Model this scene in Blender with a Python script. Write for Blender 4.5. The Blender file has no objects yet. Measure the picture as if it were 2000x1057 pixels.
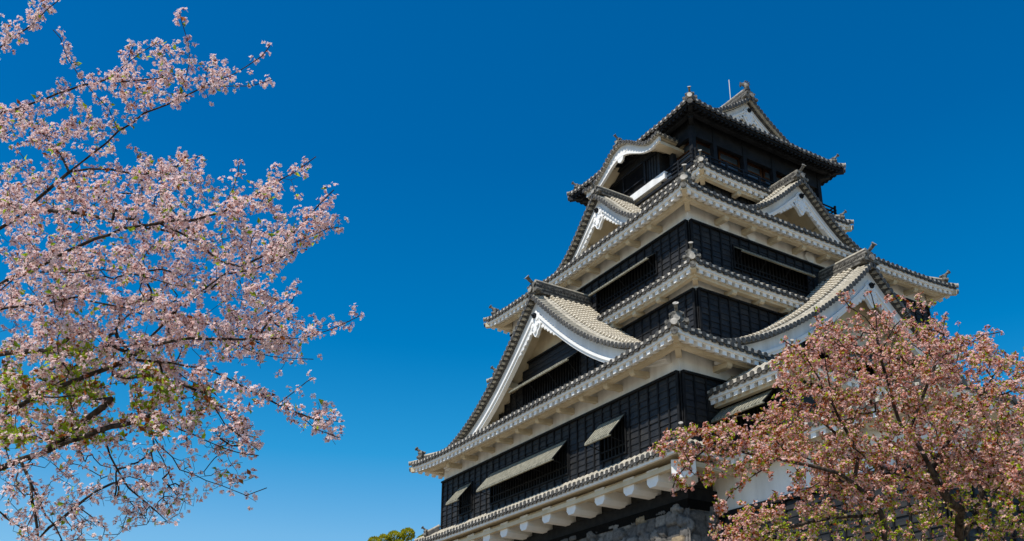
import bpy, math, random
import numpy as np
from mathutils import Vector, Matrix

random.seed(7)
RNG = np.random.default_rng(11)
scene = bpy.context.scene
C = scene.collection

# ------------------------------------------------------------------ camera
CAM = (46.0959, -45.2664, -9.6107)
YAW, PITCH, ROLL, FOC = 1.0172, 0.3298, 0.0044, 1841.2      # focal length in photo pixels (2000 wide)
PX, PY = 10.09, 289.78                                       # principal point offset (photo pixels)
GROUND = -11.2
cam_d = bpy.data.cameras.new('camera')
cam = bpy.data.objects.new('camera', cam_d)
C.objects.link(cam)
fw = np.array([-math.sin(YAW) * math.cos(PITCH), math.cos(YAW) * math.cos(PITCH), math.sin(PITCH)])
rt0 = np.array([math.cos(YAW), math.sin(YAW), 0.0])
up0 = np.cross(rt0, fw)
RT = rt0 * math.cos(ROLL) + up0 * math.sin(ROLL)
UP = -rt0 * math.sin(ROLL) + up0 * math.cos(ROLL)
cam.matrix_world = Matrix(((RT[0], UP[0], -fw[0], CAM[0]), (RT[1], UP[1], -fw[1], CAM[1]), (RT[2], UP[2], -fw[2], CAM[2]), (0, 0, 0, 1)))
cam_d.sensor_width = 36.0
cam_d.lens = FOC / 2000.0 * 36.0
cam_d.shift_x = -PX / 2000.0
cam_d.shift_y = PY / 2000.0
cam_d.clip_start = 0.1
cam_d.clip_end = 6000.0
scene.camera = cam

# ------------------------------------------------------------------ light
SUN_EL, SUN_PHI = math.radians(59.0), math.radians(11.0)    # phi: swing from the -Y facade normal towards +X
sdir = Vector((math.sin(SUN_PHI) * math.cos(SUN_EL), -math.cos(SUN_PHI) * math.cos(SUN_EL), math.sin(SUN_EL)))
sun_d = bpy.data.lights.new('sun', 'SUN')
sun_d.energy = 5.0
sun_d.angle = math.radians(0.5)
sun_d.color = (1.0, 0.93, 0.82)
sun = bpy.data.objects.new('sun', sun_d)
C.objects.link(sun)
sun.rotation_euler = sdir.to_track_quat('Z', 'Y').to_euler()
world = bpy.data.worlds.new('World')
scene.world = world
world.use_nodes = True
wn = world.node_tree
wn.nodes.clear()
sky = wn.nodes.new('ShaderNodeTexSky')
sky.sky_type = 'NISHITA'
sky.sun_disc = False
sky.sun_elevation = SUN_EL
sky.sun_rotation = math.pi - SUN_PHI
sky.altitude = 0
sky.air_density = 1.0
sky.dust_density = 0.5
sky.ozone_density = 3.0
hs = wn.nodes.new('ShaderNodeHueSaturation')
hs.inputs['Saturation'].default_value = 1.5
hs.inputs['Value'].default_value = 1.0
gm = wn.nodes.new('ShaderNodeGamma')
gm.inputs['Gamma'].default_value = 1.0
bg = wn.nodes.new('ShaderNodeBackground')
bg.inputs['Strength'].default_value = 0.123
wo = wn.nodes.new('ShaderNodeOutputWorld')
wn.links.new(sky.outputs[0], hs.inputs['Color'])
wn.links.new(hs.outputs[0], gm.inputs[0])
# pale haze low in the sky, thinning out with elevation
tc_w = wn.nodes.new('ShaderNodeTexCoord'); sx_w = wn.nodes.new('ShaderNodeSeparateXYZ')
wn.links.new(tc_w.outputs['Generated'], sx_w.inputs[0])
rp = wn.nodes.new('ShaderNodeValToRGB')
rp.color_ramp.elements[0].position = 0.0; rp.color_ramp.elements[0].color = (.95, 1.05, .75, 1)
rp.color_ramp.elements[1].position = .56; rp.color_ramp.elements[1].color = (0, 0, 0, 1)
for ps, cl in ((.20, (.62, .92, .62)), (.285, (.0, .62, .62)), (.40, (.0, .20, .22))):
    e_ = rp.color_ramp.elements.new(ps); e_.color = (*cl, 1)
wn.links.new(sx_w.outputs[2], rp.inputs[0])
ad = wn.nodes.new('ShaderNodeMix'); ad.data_type = 'RGBA'; ad.blend_type = 'ADD'; ad.inputs['Factor'].default_value = 1.0; ad.clamp_result = False
wn.links.new(gm.outputs[0], ad.inputs[6]); wn.links.new(rp.outputs[0], ad.inputs[7])
wn.links.new(ad.outputs[2], bg.inputs[0])
wn.links.new(bg.outputs[0], wo.inputs[0])
scene.view_settings.view_transform = 'Standard'
scene.view_settings.look = 'None'
scene.view_settings.gamma = 1.0
scene.view_settings.exposure = 0.14
scene.cycles.max_bounces = 8
scene.cycles.transparent_max_bounces = 8

# ------------------------------------------------------------------ helpers
def pix(px, py, dist):
    """point on the sight line of a photo pixel, dist metres along the view axis (used to read the photo's limbs into space)"""
    d = fw + RT * ((px - 1000 - PX) / FOC) - UP * ((py - 528.5 - PY) / FOC)
    return np.array(CAM) + d * dist

def to_pix(P):
    d = np.asarray(P) - np.array(CAM)
    z = d @ fw
    return 1000 + PX + FOC * (d @ RT) / z, 528.5 + PY - FOC * (d @ UP) / z

class MB:
    def __init__(self):
        self.v = []; self.f = []; self.m = []; self.s = []
    def add(self, vs, fs, m=0, smooth=False):
        o = len(self.v)
        self.v.extend([tuple(map(float, p)) for p in vs])
        for f in fs:
            self.f.append(tuple(i + o for i in f)); self.m.append(m); self.s.append(smooth)
    def hexa(self, p, m=0):
        """8 corners: bottom 0-3 round, top 4-7 round"""
        self.add(p, [(3, 2, 1, 0), (4, 5, 6, 7), (0, 1, 5, 4), (1, 2, 6, 5), (2, 3, 7, 6), (3, 0, 4, 7)], m)
    def box(self, c, ax, ay, az, m=0):
        """centre and three half-extent vectors"""
        c, ax, ay, az = map(np.asarray, (c, ax, ay, az))
        self.hexa([c - ax - ay - az, c + ax - ay - az, c + ax + ay - az, c - ax + ay - az,
                   c - ax - ay + az, c + ax - ay + az, c + ax + ay + az, c - ax + ay + az], m)
    def bb(self, x0, x1, y0, y1, z0, z1, m=0):
        self.box(((x0 + x1) / 2, (y0 + y1) / 2, (z0 + z1) / 2), ((x1 - x0) / 2, 0, 0), (0, (y1 - y0) / 2, 0), (0, 0, (z1 - z0) / 2), m)
    def bar(self, a, b, w, h, m=0, upv=(0, 0, 1)):
        a, b = np.asarray(a, float), np.asarray(b, float)
        d = b - a; d = d / np.linalg.norm(d)
        s = np.cross(d, upv); s = s / np.linalg.norm(s)
        u = np.cross(s, d)
        self.box((a + b) / 2, (b - a) / 2, s * w / 2, u * h / 2, m)
    def tube(self, pts, rad, n=6, m=0, smooth=True, cap=True, capm=None):
        pts = [np.asarray(p, float) for p in pts]
        if not hasattr(rad, '__len__'): rad = [rad] * len(pts)
        kp_ = [0] + [i for i in range(1, len(pts)) if np.linalg.norm(pts[i] - pts[i - 1]) > 1e-5]
        pts = [pts[i] for i in kp_]; rad = [rad[i] for i in kp_]
        if len(pts) < 2: return
        rings = []; prev = None
        for i, p in enumerate(pts):
            t = pts[min(i + 1, len(pts) - 1)] - pts[max(i - 1, 0)]
            t = t / (np.linalg.norm(t) + 1e-12)
            if prev is None:
                a = np.array([0, 0, 1.0]) if abs(t[2]) < 0.9 else np.array([1.0, 0, 0])
                u = np.cross(t, a)
            else:
                u = prev - t * (prev @ t)
            u = u / (np.linalg.norm(u) + 1e-12); prev = u
            w = np.cross(t, u)
            rings.append([p + (u * math.cos(2 * math.pi * k / n) + w * math.sin(2 * math.pi * k / n)) * rad[i] for k in range(n)])
        vs = [q for r in rings for q in r]
        fs = []
        for i in range(len(pts) - 1):
            for k in range(n):
                fs.append((i * n + k, i * n + (k + 1) % n, (i + 1) * n + (k + 1) % n, (i + 1) * n + k))
        self.add(vs, fs, m, smooth)
        if cap:
            cm = m if capm is None else capm
            self.add(rings[0], [tuple(range(n - 1, -1, -1))], cm)
            self.add(rings[-1], [tuple(range(n))], cm)
    def prism(self, poly, d, m=0, sidem=None):
        """planar 3-D outline pushed along d"""
        n = len(poly); d = np.asarray(d, float)
        a = [np.asarray(p, float) for p in poly]; b = [p + d for p in a]
        self.add(a, [tuple(range(n - 1, -1, -1))], m); self.add(b, [tuple(range(n))], m)
        sm = m if sidem is None else sidem
        self.add(a + b, [(i, (i + 1) % n, n + (i + 1) % n, n + i) for i in range(n)], sm)
    def grid(self, P, m=0, smooth=True):
        """P: rows of points"""
        r, c = len(P), len(P[0])
        self.add([q for row in P for q in row], [(i * c + j, i * c + j + 1, (i + 1) * c + j + 1, (i + 1) * c + j) for i in range(r - 1) for j in range(c - 1)], m, smooth)
    def build(self, name, mats, parent=None, recalc=True, weld=False):
        me = bpy.data.meshes.new(name)
        me.from_pydata(self.v, [], self.f)
        if not isinstance(mats, (list, tuple)): mats = [mats]
        for mt in mats: me.materials.append(mt)
        me.polygons.foreach_set('material_index', self.m)
        me.polygons.foreach_set('use_smooth', self.s)
        me.update()
        if recalc:
            import bmesh
            bm = bmesh.new(); bm.from_mesh(me)
            if weld: bmesh.ops.remove_doubles(bm, verts=bm.verts, dist=1e-4)
            bmesh.ops.recalc_face_normals(bm, faces=bm.faces)
            bm.to_mesh(me); bm.free()
        o = bpy.data.objects.new(name, me)
        C.objects.link(o)
        if parent is not None: attach(o, parent)
        return o

def attach(o, parent):
    o.parent = parent
    inv = Matrix.Identity(4)
    p = parent
    while p is not None:                       # every empty is only moved, parts keep world coordinates
        inv = Matrix.Translation(-p.location) @ inv if p.type == 'EMPTY' else inv
        p = p.parent
    o.matrix_parent_inverse = inv if parent.type == 'EMPTY' else Matrix.Identity(4)

def empty(name, loc, label=None, cat=None, group=None):
    o = bpy.data.objects.new(name, None)
    o.location = loc
    o.empty_display_size = 0.5
    C.objects.link(o)
    if label: o['label'] = label
    if cat: o['category'] = cat
    if group: o['group'] = group
    return o

# ------------------------------------------------------------------ materials
def mat(name, rough=0.8, spec=0.2):
    m = bpy.data.materials.new(name); m.use_nodes = True
    nt = m.node_tree; b = nt.nodes['Principled BSDF']
    b.inputs['Roughness'].default_value = rough
    b.inputs['Specular IOR Level'].default_value = spec
    return m, nt, b

def noisy(name, c1, c2, scale=3.0, rough=0.85, spec=0.15, bump=0.0, bscale=None, detail=6, lo=0.35, hi=0.65, stretch=None, third=None):
    m, nt, b = mat(name, rough, spec)
    N, L = nt.nodes, nt.links
    tc = N.new('ShaderNodeTexCoord')
    src = tc.outputs['Object']
    if stretch:
        mp = N.new('ShaderNodeMapping'); mp.inputs['Scale'].default_value = stretch
        L.new(src, mp.inputs[0]); src = mp.outputs[0]
    no = N.new('ShaderNodeTexNoise'); no.inputs['Scale'].default_value = scale; no.inputs['Detail'].default_value = detail
    L.new(src, no.inputs['Vector'])
    cr = N.new('ShaderNodeValToRGB')
    cr.color_ramp.elements[0].position = lo; cr.color_ramp.elements[0].color = (*c1, 1)
    cr.color_ramp.elements[1].position = hi; cr.color_ramp.elements[1].color = (*c2, 1)
    if third:
        e = cr.color_ramp.elements.new(third[0]); e.color = (*third[1], 1)
    L.new(no.outputs[0], cr.inputs[0]); L.new(cr.outputs[0], b.inputs['Base Color'])
    if bump:
        n2 = N.new('ShaderNodeTexNoise'); n2.inputs['Scale'].default_value = bscale or scale * 4; n2.inputs['Detail'].default_value = 5
        L.new(src, n2.inputs['Vector'])
        bp = N.new('ShaderNodeBump'); bp.inputs['Strength'].default_value = bump; bp.inputs['Distance'].default_value = 0.05
        L.new(n2.outputs[0], bp.inputs['Height']); L.new(bp.outputs[0], b.inputs['Normal'])
    return m

M = {}
M['plaster'] = noisy('white_plaster', (.62, .615, .60), (.80, .80, .79), 1.6, .9, .1, .12, 14, detail=9, lo=.28, hi=.62, stretch=(1, 1, .16))
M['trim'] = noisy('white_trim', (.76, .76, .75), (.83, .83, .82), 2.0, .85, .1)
M['soffit'] = noisy('shaded_cream_plaster', (.52, .44, .31), (.64, .56, .42), 1.2, .9, .1)  # cream darkened and warmed: recess shade and ground bounce put into the colour
M['board'] = noisy('black_boards', (.010, .0115, .0145), (.026, .0262, .0275), 1.6, .55, .25, .25, 25, stretch=(1, 1, 3))
M['board2'] = noisy('faded_boards', (.016, .017, .019), (.036, .035, .034), 2.4, .6, .22, .25, 22, stretch=(1, 1, 3))
M['batten'] = noisy('black_battens', (.006, .0068, .0085), (.015, .0152, .016), 3.0, .65, .12)
M['dark'] = noisy('dark_interior', (.004, .004, .005), (.008, .008, .008), 1.0, .9, .05)  # near-black plate colour standing in for the unlit rooms behind the openings
M['wood'] = noisy('dark_timber', (.006, .0072, .0095), (.014, .0155, .019), 2.0, .65, .16)
M['brown'] = noisy('brown_timber', (.06, .03, .016), (.11, .053, .027), 3.0, .6, .2, stretch=(1, 1, .3))
M['tile'] = noisy('weathered_roof_tile', (.235, .215, .175), (.47, .435, .355), 2.6, .8, .15, .3, 9, detail=9, lo=.25, hi=.72)
M['tiledark'] = noisy('grey_roof_tile', (.030, .029, .027), (.115, .106, .092), 4.0, .6, .3, .2, 12, lo=.3, hi=.75)
M['covertile'] = noisy('cover_tile_face', (.17, .147, .108), (.33, .288, .215), 3.5, .8, .15, .2, 12)
M['lime'] = noisy('lime_joint', (.48, .435, .345), (.68, .625, .51), 4.0, .9, .1)
M['limedark'] = noisy('lime_bed', (.30, .28, .235), (.50, .47, .40), 4.0, .9, .1)
M['crest'] = noisy('crest_tile', (.20, .19, .17), (.40, .38, .34), 8.0, .8, .15, .3, 20)
M['pan'] = noisy('pan_tile', (.055, .052, .046), (.17, .158, .132), 5.0, .8, .15, .2, 12)
M['mortar'] = noisy('tile_mortar', (.30, .28, .24), (.58, .54, .48), 3.0, .9, .1, lo=.3, hi=.65)
M['ornament'] = noisy('ornament_tile', (.05, .048, .044), (.21, .20, .175), 6.0, .7, .2, .3, 16)
M['shutter'] = noisy('shutter_boards', (.16, .155, .12), (.27, .26, .205), 5.0, .8, .15, stretch=(1, .3, 1))
M['metal'] = noisy('pale_metal', (.5, .5, .5), (.6, .6, .6), 1.0, .4, .5)
g_, nt_, b_ = mat('window_glass', 0.15, 0.5); b_.inputs['Base Color'].default_value = (.07, .12, .19, 1); b_.inputs['Metallic'].default_value = 0.0; b_.inputs['Specular IOR Level'].default_value = 1.0  # blue of the reflected sky put into the base colour
M['glass'] = g_
# ------------------------------------------------------------------ the keep
class Face:
    def __init__(s, n, a, D): s.n = np.array([*n, 0.0]); s.s = np.array([*a, 0.0]); s.D = D
    def P(s, u, w, z): return s.n * (s.D + w) + s.s * u + np.array([0, 0, z])
    def at(s, D): return Face(s.n[:2], s.s[:2], D)
Z3 = np.array([0, 0, 1.0])
FRONT = lambda D: Face((0, -1), (1, 0), D)
RIGHT = lambda D: Face((1, 0), (0, 1), D)
BACK = lambda D: Face((0, 1), (-1, 0), D)
LEFT = lambda D: Face((-1, 0), (0, -1), D)

def fbox(mb, F, u0, u1, w0, w1, z0, z1, m=0):
    mb.hexa([F.P(u0, w0, z0), F.P(u1, w0, z0), F.P(u1, w1, z0), F.P(u0, w1, z0), F.P(u0, w0, z1), F.P(u1, w0, z1), F.P(u1, w1, z1), F.P(u0, w1, z1)], m)

ROWS = 0.47

def ornament(parent, pos, out, k=1.0, name='ridge_ornament', ball=True):
    """demon-tile at a ridge end: shield plate, side curls, crest disc and the round tube that points up and out"""
    mb = MB()
    out = np.array([out[0], out[1], 0.0]); out = out / np.linalg.norm(out)
    sd = np.array([-out[1], out[0], 0.0]); pos = np.asarray(pos, float)
    half = [(.36, 0), (.50, .06), (.54, .18), (.46, .27), (.36, .27), (.35, .40), (.37, .50), (.30, .62), (.17, .70)]
    out2 = [(-a, b) for a, b in half]
    poly = half + out2[::-1]
    mb.prism([pos + (sd * a + Z3 * b) * k - out * .1 * k for a, b in poly], out * .2 * k)
    inner = [(a * .72, .08 + b * .8) for a, b in poly]
    mb.prism([pos + (sd * a + Z3 * b) * k + out * .1 * k for a, b in inner], out * .07 * k)
    for sg in (-1, 1):
        mb.tube([pos + (sd * sg * .47 + Z3 * .15) * k - out * .13 * k, pos + (sd * sg * .47 + Z3 * .15) * k + out * .2 * k], .11 * k, 8)
        mb.tube([pos + (sd * sg * .3 + Z3 * .52) * k + out * .1 * k, pos + (sd * sg * .3 + Z3 * .52) * k + out * .19 * k], .07 * k, 6)
    mb.tube([pos + Z3 * .30 * k + out * .1 * k, pos + Z3 * .30 * k + out * .26 * k], .17 * k, 10, capm=2)
    if ball:
        p = [pos + Z3 * .60 * k - out * .25 * k, pos + Z3 * .68 * k + out * .02 * k, pos + Z3 * .80 * k + out * .24 * k, pos + Z3 * .93 * k + out * .40 * k]
        mb.tube(p, [.08 * k, .08 * k, .09 * k, .10 * k], 8)
        e = (p[3] - p[2]) / np.linalg.norm(p[3] - p[2])
        mb.tube([p[3], p[3] + e * .05 * k], .15 * k, 12, 0, capm=2)
    return mb.build(name, [M['ornament'], M['mortar'], M['crest']], parent)

def bracket_mesh(o, wp, drop):
    """plaster arm from the wall out to the purlin, boat shaped underneath; local x along the wall, y outward"""
    mb = MB()
    wv = .17
    L = o - wp + .22
    prof = [(0, .10), (L, -.0), (L, -.18), (L - .12, -.27), (.25, -.22), (0, -.24)]
    mb.prism([np.array([-wv, a, b]) for a, b in prof], (2 * wv, 0, 0))
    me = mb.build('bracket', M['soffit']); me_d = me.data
    bpy.data.objects.remove(me)
    return me_d

def hip_roof(keep, A, B, ze, ai, bi, zi, up, wa, wb, white=True, rows=ROWS, nbr=(0, 0), irimoya=None, orn=1.0, backs=True, rise=0.40, rafters=True):
    """tiled roof ring. A,B half sizes at the eave; ai,bi,zi where it meets the storey above; wa,wb the wall below."""
    sides = [(FRONT(0), A, B, ai, bi, wb), (RIGHT(0), B, A, bi, ai, wa), (BACK(0), A, B, ai, bi, wb), (LEFT(0), B, A, bi, ai, wa)]
    run = B - bi if irimoya is None else B
    def lift(u, Le): return up * (min(1.0, abs(u) / Le)) ** 6
    def zin(t):                                       # height against distance in from the eave
        if irimoya is not None: return irimoya(t) + ze
        v = t / run
        return ze + (zi - ze) * v * (.72 + .28 * v)
    def S(F, Le, De, u, t, dz=0.0):
        return F.P(u, De - t, zin(t) + lift(u, Le) * max(0, 1 - t / 3.5) + dz)
    base = MB(); tiles = MB(); fas = MB(); raf_l = []; sof = MB(); pur = MB()
    wm = 0
    for k, (F, Le, De, Li, Di, Dw) in enumerate(sides):
        o = De - Dw
        if irimoya is None: T = De - Di
        else: T = De if k % 2 == 0 else De - 4.75
        def tmax(u):
            if irimoya is not None and k % 2 == 0 and abs(u) <= 5.45: return T
            return max(0.02, min(T, Le - abs(u)))
        # slab top
        nr = 9
        if irimoya is None or k % 2 == 1:
            G = []
            for j in range(nr):
                t = T * j / (nr - 1)
                G.append([S(F, Le, De, q * (Le - t * (Le - Li) / (De - Di) if irimoya is None else Le - t), t) for q in np.linspace(-1, 1, 41)])
            base.grid(G)
        else:
            for j0, j1, lim in ((0, 1, None),):
                G = []
                for t in np.linspace(0, Le - 5.45, 4): G.append([S(F, Le, De, q * (Le - t), t) for q in np.linspace(-1, 1, 31)])
                for t in np.linspace(Le - 5.45, T, 10)[1:]: G.append([S(F, Le, De, q * 5.45, t) for q in np.linspace(-1, 1, 31)])
                base.grid(G)
        # cover tiles
        n = int(2 * Le / rows); us = (np.arange(n) - (n - 1) / 2) * rows
        for u in us:
            tm = tmax(u) if irimoya is not None else max(.02, min(T, (Le - abs(u)) * (De - Di) / max(1e-6, Le - Li)))
            q = max(3, int(tm / .9) + 2)
            ts = np.linspace(-.06, tm, q); jz = random.uniform(-.014, .014); jw = random.uniform(-.02, .025)
            tiles.tube([S(F, Le, De, u, max(t, 0), .05) + F.n * (.06 if t < 0 else 0) for t in ts], .135, 8, 0, capm=1)
            tiles.tube([S(F, Le, De, u, 0, .05 + jz) + F.n * (.045 + jw), S(F, Le, De, u, 0, .05 + jz) + F.n * (.09 + jw)], random.uniform(.148, .162), 10, 1)
            uu = u + rows / 2
            if abs(uu) < Le - .1:
                p0 = S(F, Le, De, uu, 0, .05 + jz); p1 = S(F, Le, De, uu, .5, .05)
                tiles.box((p0 + p1) / 2 + F.n * .09, (p1 - p0) / 2, F.s * (rows / 2 - random.uniform(.13, .15)), Z3 * random.uniform(.05, .08), 2)
                tiles.box(p0 + F.n * .03 - Z3 * .13, F.n * .03, F.s * (rows / 2 - .10), Z3 * .10, 1)
        if not backs and k > 1: continue
        # fascia, rafters, soffit, purlin
        def E(u, w, dz): return F.P(u, De - w, ze + lift(u, Le) + dz)
        def sweep(mb, prof, m=0, nseg=36):
            qs = np.sign(np.linspace(-1, 1, nseg + 1)) * np.abs(np.linspace(-1, 1, nseg + 1)) ** .7
            rings = [[E(q * (Le - w), w, dz) for w, dz in prof] for q in qs]
            c = len(prof)
            vs = [p for r in rings for p in r]
            fs = [(i * c + j, i * c + (j + 1) % c, (i + 1) * c + (j + 1) % c, (i + 1) * c + j) for i in range(nseg) for j in range(c)]
            mb.add(vs, fs + [tuple(range(c)), tuple(range(nseg * c, nseg * c + c))], m)
        sweep(fas, [(.06, -.05), (.06, -.30), (.22, -.30), (.22, -.05)])
        sl = rise
        wp = o * .52
        G = []
        for w in (.2, wp, o + .02): G.append([E(q * (Le - w), w, -.20 + sl * (w - .2)) for q in np.linspace(-1, 1, 41)])
        sof.grid(G, 0, False)
        sp_ = .55 if white else .40
        nn = int(2 * (Le - .5) / sp_) if rafters else -1
        raf = MB(); prev = None
        for i in range(nn + 1):
            u = (i - nn / 2) * sp_
            wmx = min(wp + .1, Le - abs(u) - .05)
            hh = .27 if white else .16
            hw = .14 if white else .10
            w0, d0, w1, d1 = .16, -.29 - hh, wmx, -.29 - hh + sl * (wmx - .16)
            if w1 - w0 < .1: continue
            raf.hexa([E(u - hw, w0, d0), E(u + hw, w0, d0), E(u + hw, w1, d1), E(u - hw, w1, d1),
                      E(u - hw, w0, d0 + hh), E(u + hw, w0, d0 + hh), E(u + hw, w1, d1 + hh), E(u - hw, w1, d1 + hh)])
            if prev is not None:                       # thin added web joining each rafter to the next
                pu, p1, pd = prev; t = hh * .82
                raf.hexa([E(pu, w0, d0 + t), E(u - hw, w0, d0 + t), E(u - hw, w1, d1 + t), E(pu, p1, pd + t),
                          E(pu, w0, d0 + hh), E(u - hw, w0, d0 + hh), E(u - hw, w1, d1 + hh), E(pu, p1, pd + hh)])
            prev = (u + hw, w1, d1)
        if rafters: raf_l.append(raf)
        zb = -.31 + sl * (wp - .2) - (.25 if white else .1)
        sweep(pur, [(wp - .15, zb), (wp - .15, zb - .24), (wp + .15, zb - .24), (wp + .15, zb)])
    if not white:
        pass
    M1 = M['trim'] if white else M['wood']; M2 = M['soffit'] if white else M['wood']
    roof = base.build('roof', M['tile'], keep)
    tiles.build('cover_tiles', [M['tile'], M['tiledark'], M['mortar']], roof)
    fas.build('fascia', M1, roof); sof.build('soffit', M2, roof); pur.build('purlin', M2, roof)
    for r_ in raf_l: r_.build('rafter_row', M1 if white else M['wood'], roof, weld=True)  # the rafters of each side as one mesh, joined by added webs
    # brackets
    if white:
        for k, nb in ((0, nbr[0]), (1, nbr[1])):
            if not nb: continue
            F, Le, De, Li, Di, Dw = sides[k]
            o = De - Dw; wp = o * .52
            md = bracket_mesh(o, wp, 0)
            md.materials.clear(); md.materials.append(M['soffit'])
            zb = ze - .31 + rise * (wp - .2) - .25 - .20
            sp = 2 * (Le - o - .2) / nb
            for i in range(nb + 1):
                u = -Le + o + .2 + sp * i
                if abs(u) > Le - o - .5: continue
                ob = bpy.data.objects.new('bracket', md); C.objects.link(ob); ob.parent = roof
                p = F.P(u, Dw - .02, zb); ob.location = p
                ob.rotation_euler = (0, 0, math.atan2(F.n[1], F.n[0]) - math.pi / 2)
    # hips
    for sx, sy in ((1, -1), (-1, -1), (1, 1), (-1, 1)):
        hm = MB(); cb = MB()
        d45 = np.array([sx, sy, 0]) / math.sqrt(2)
        if irimoya is None: T0 = A - ai; T1 = B - bi; tt = np.linspace(.0, 1, 8)
        else: T0 = T1 = A - 5.4; tt = np.linspace(0, 1, 6)
        def H(q, dz):
            t = q * T1
            return np.array([sx * (A - q * T0), sy * (B - q * T1), zin(t) + up * max(0, 1 - t / 3.5) + dz])
        q0 = .55 / max(T0, .6)
        qs = [q for q in np.concatenate([[q0], tt[tt > q0 + .05]])]
        # stacked hip ridge
        for i in range(len(qs) - 1):
            hm.bar(H(qs[i], .2), H(qs[i + 1], .2), .30, .40, 0)
        hm.tube([H(q, .45) for q in qs], .13, 8, 1)
        hm.tube([H(0, .10) + d45 * .10, H(q0 * .5, .14), H(q0, .16)], .15, 10, 1, capm=2)
        hm.tube([H(0, .10) + d45 * .11, H(0, .10) + d45 * .15], .17, 12, 2)
        h = hm.build('hip_ridge', [M['tiledark'], M['tile'], M['mortar']], roof)
        ornament(roof, H(q0 * .85, .12), d45[:2], .95 * orn)
        # corner beam under the hip, white end cap
        o = A - wa
        c0 = np.array([sx * wa, sy * wb, ze - .34 + rise * (o - .2) - .14]); c1 = np.array([sx * (A - .02), sy * (B - .02), ze + up - .42])
        cb.bar(c0, c1, .30, .34, 0)
        c2 = c1 + (c1 - c0) / np.linalg.norm(c1 - c0) * .02
        cb.tube([c2 + Z3 * .08, c2 + (c1 - c0) / np.linalg.norm(c1 - c0) * .10 + Z3 * .08], .19, 8, 1)
        cb.bar(c0 + d45 * .02 - Z3 * .38, c0 + d45 * (o * .62) - Z3 * .30, .30, .36, 0)
        cb.build('corner_beam', [M2, M['ornament'] if white else M['tiledark']], roof)
    return roof

def cladding(name, parent, F, u0, u1, z0, z1, holes=(), step=.80, course=.36, posts=True):
    """lapped black boards with vertical battens, cut round the openings"""
    mb = MB()
    def cut(a, b, h): 
        segs = [(a, b)]
        for (p, q) in h:
            nx = []
            for (x, y) in segs:
                if q <= x or p >= y: nx.append((x, y)); continue
                if p > x: nx.append((x, p))
                if q < y: nx.append((q, y))
            segs = nx
        return segs
    nb_ = max(1, round((u1 - u0) / step))
    def bays(x, y):
        c = [x] + [u0 + (u1 - u0) * i / nb_ for i in range(nb_ + 1) if x + .02 < u0 + (u1 - u0) * i / nb_ < y - .02] + [y]
        return list(zip(c[:-1], c[1:]))
    zs = list(np.arange(z0, z1, course)) + [z1]
    for za, zb in zip(zs[:-1], zs[1:]):
        if zb - za < .02: continue
        cuts = sorted({za, zb, *[min(max(h[2], za), zb) for h in holes], *[min(max(h[3], za), zb) for h in holes]})
        for a, b in zip(cuts[:-1], cuts[1:]):
            mid = (a + b) / 2
            hs = [(h[0], h[1]) for h in holes if h[2] < mid < h[3]]
            for x, y in cut(u0, u1, hs):
                for bx, by in bays(x, y):
                 fa = .135 - .045 * (a - za) / (zb - za); fb = .135 - .045 * (b - za) / (zb - za)
                 jf = random.uniform(-.012, .012); fa += jf; fb += jf
                 mb.hexa([F.P(bx, 0, a), F.P(by, 0, a), F.P(by, fa, a), F.P(bx, fa, a), F.P(bx, 0, b), F.P(by, 0, b), F.P(by, fb, b), F.P(bx, fb, b)], 2 if random.random() < .16 else 0)
    n = max(1, round((u1 - u0) / step))
    for i in range(n + 1):
        u = u0 + (u1 - u0) * i / n
        hw = .05 if 0 < i < n else .16
        hs = [(h[2], h[3]) for h in holes if h[0] - .02 < u < h[1] + .02]
        for x, y in cut(z0, z1, hs):
            fbox(mb, F, u - hw if i else u, u + hw if i < n else u, .05, .175 if 0 < i < n else .19, x, y, 1)
    fbox(mb, F, u0, u1, .02, .26, z1, z1 + .12, 1)
    for (ua, ub, za, zb) in holes:                     # opening surround
        for (a, b, c, d) in ((ua - .09, ua, za, zb), (ub, ub + .09, za, zb), (ua - .09, ub + .09, zb, zb + .1), (ua - .09, ub + .09, za - .1, za)):
            fbox(mb, F, a, b, .04, .215, c, d, 1)
    return mb.build(name, [M['board'], M['batten'], M['board2']], parent)

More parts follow.
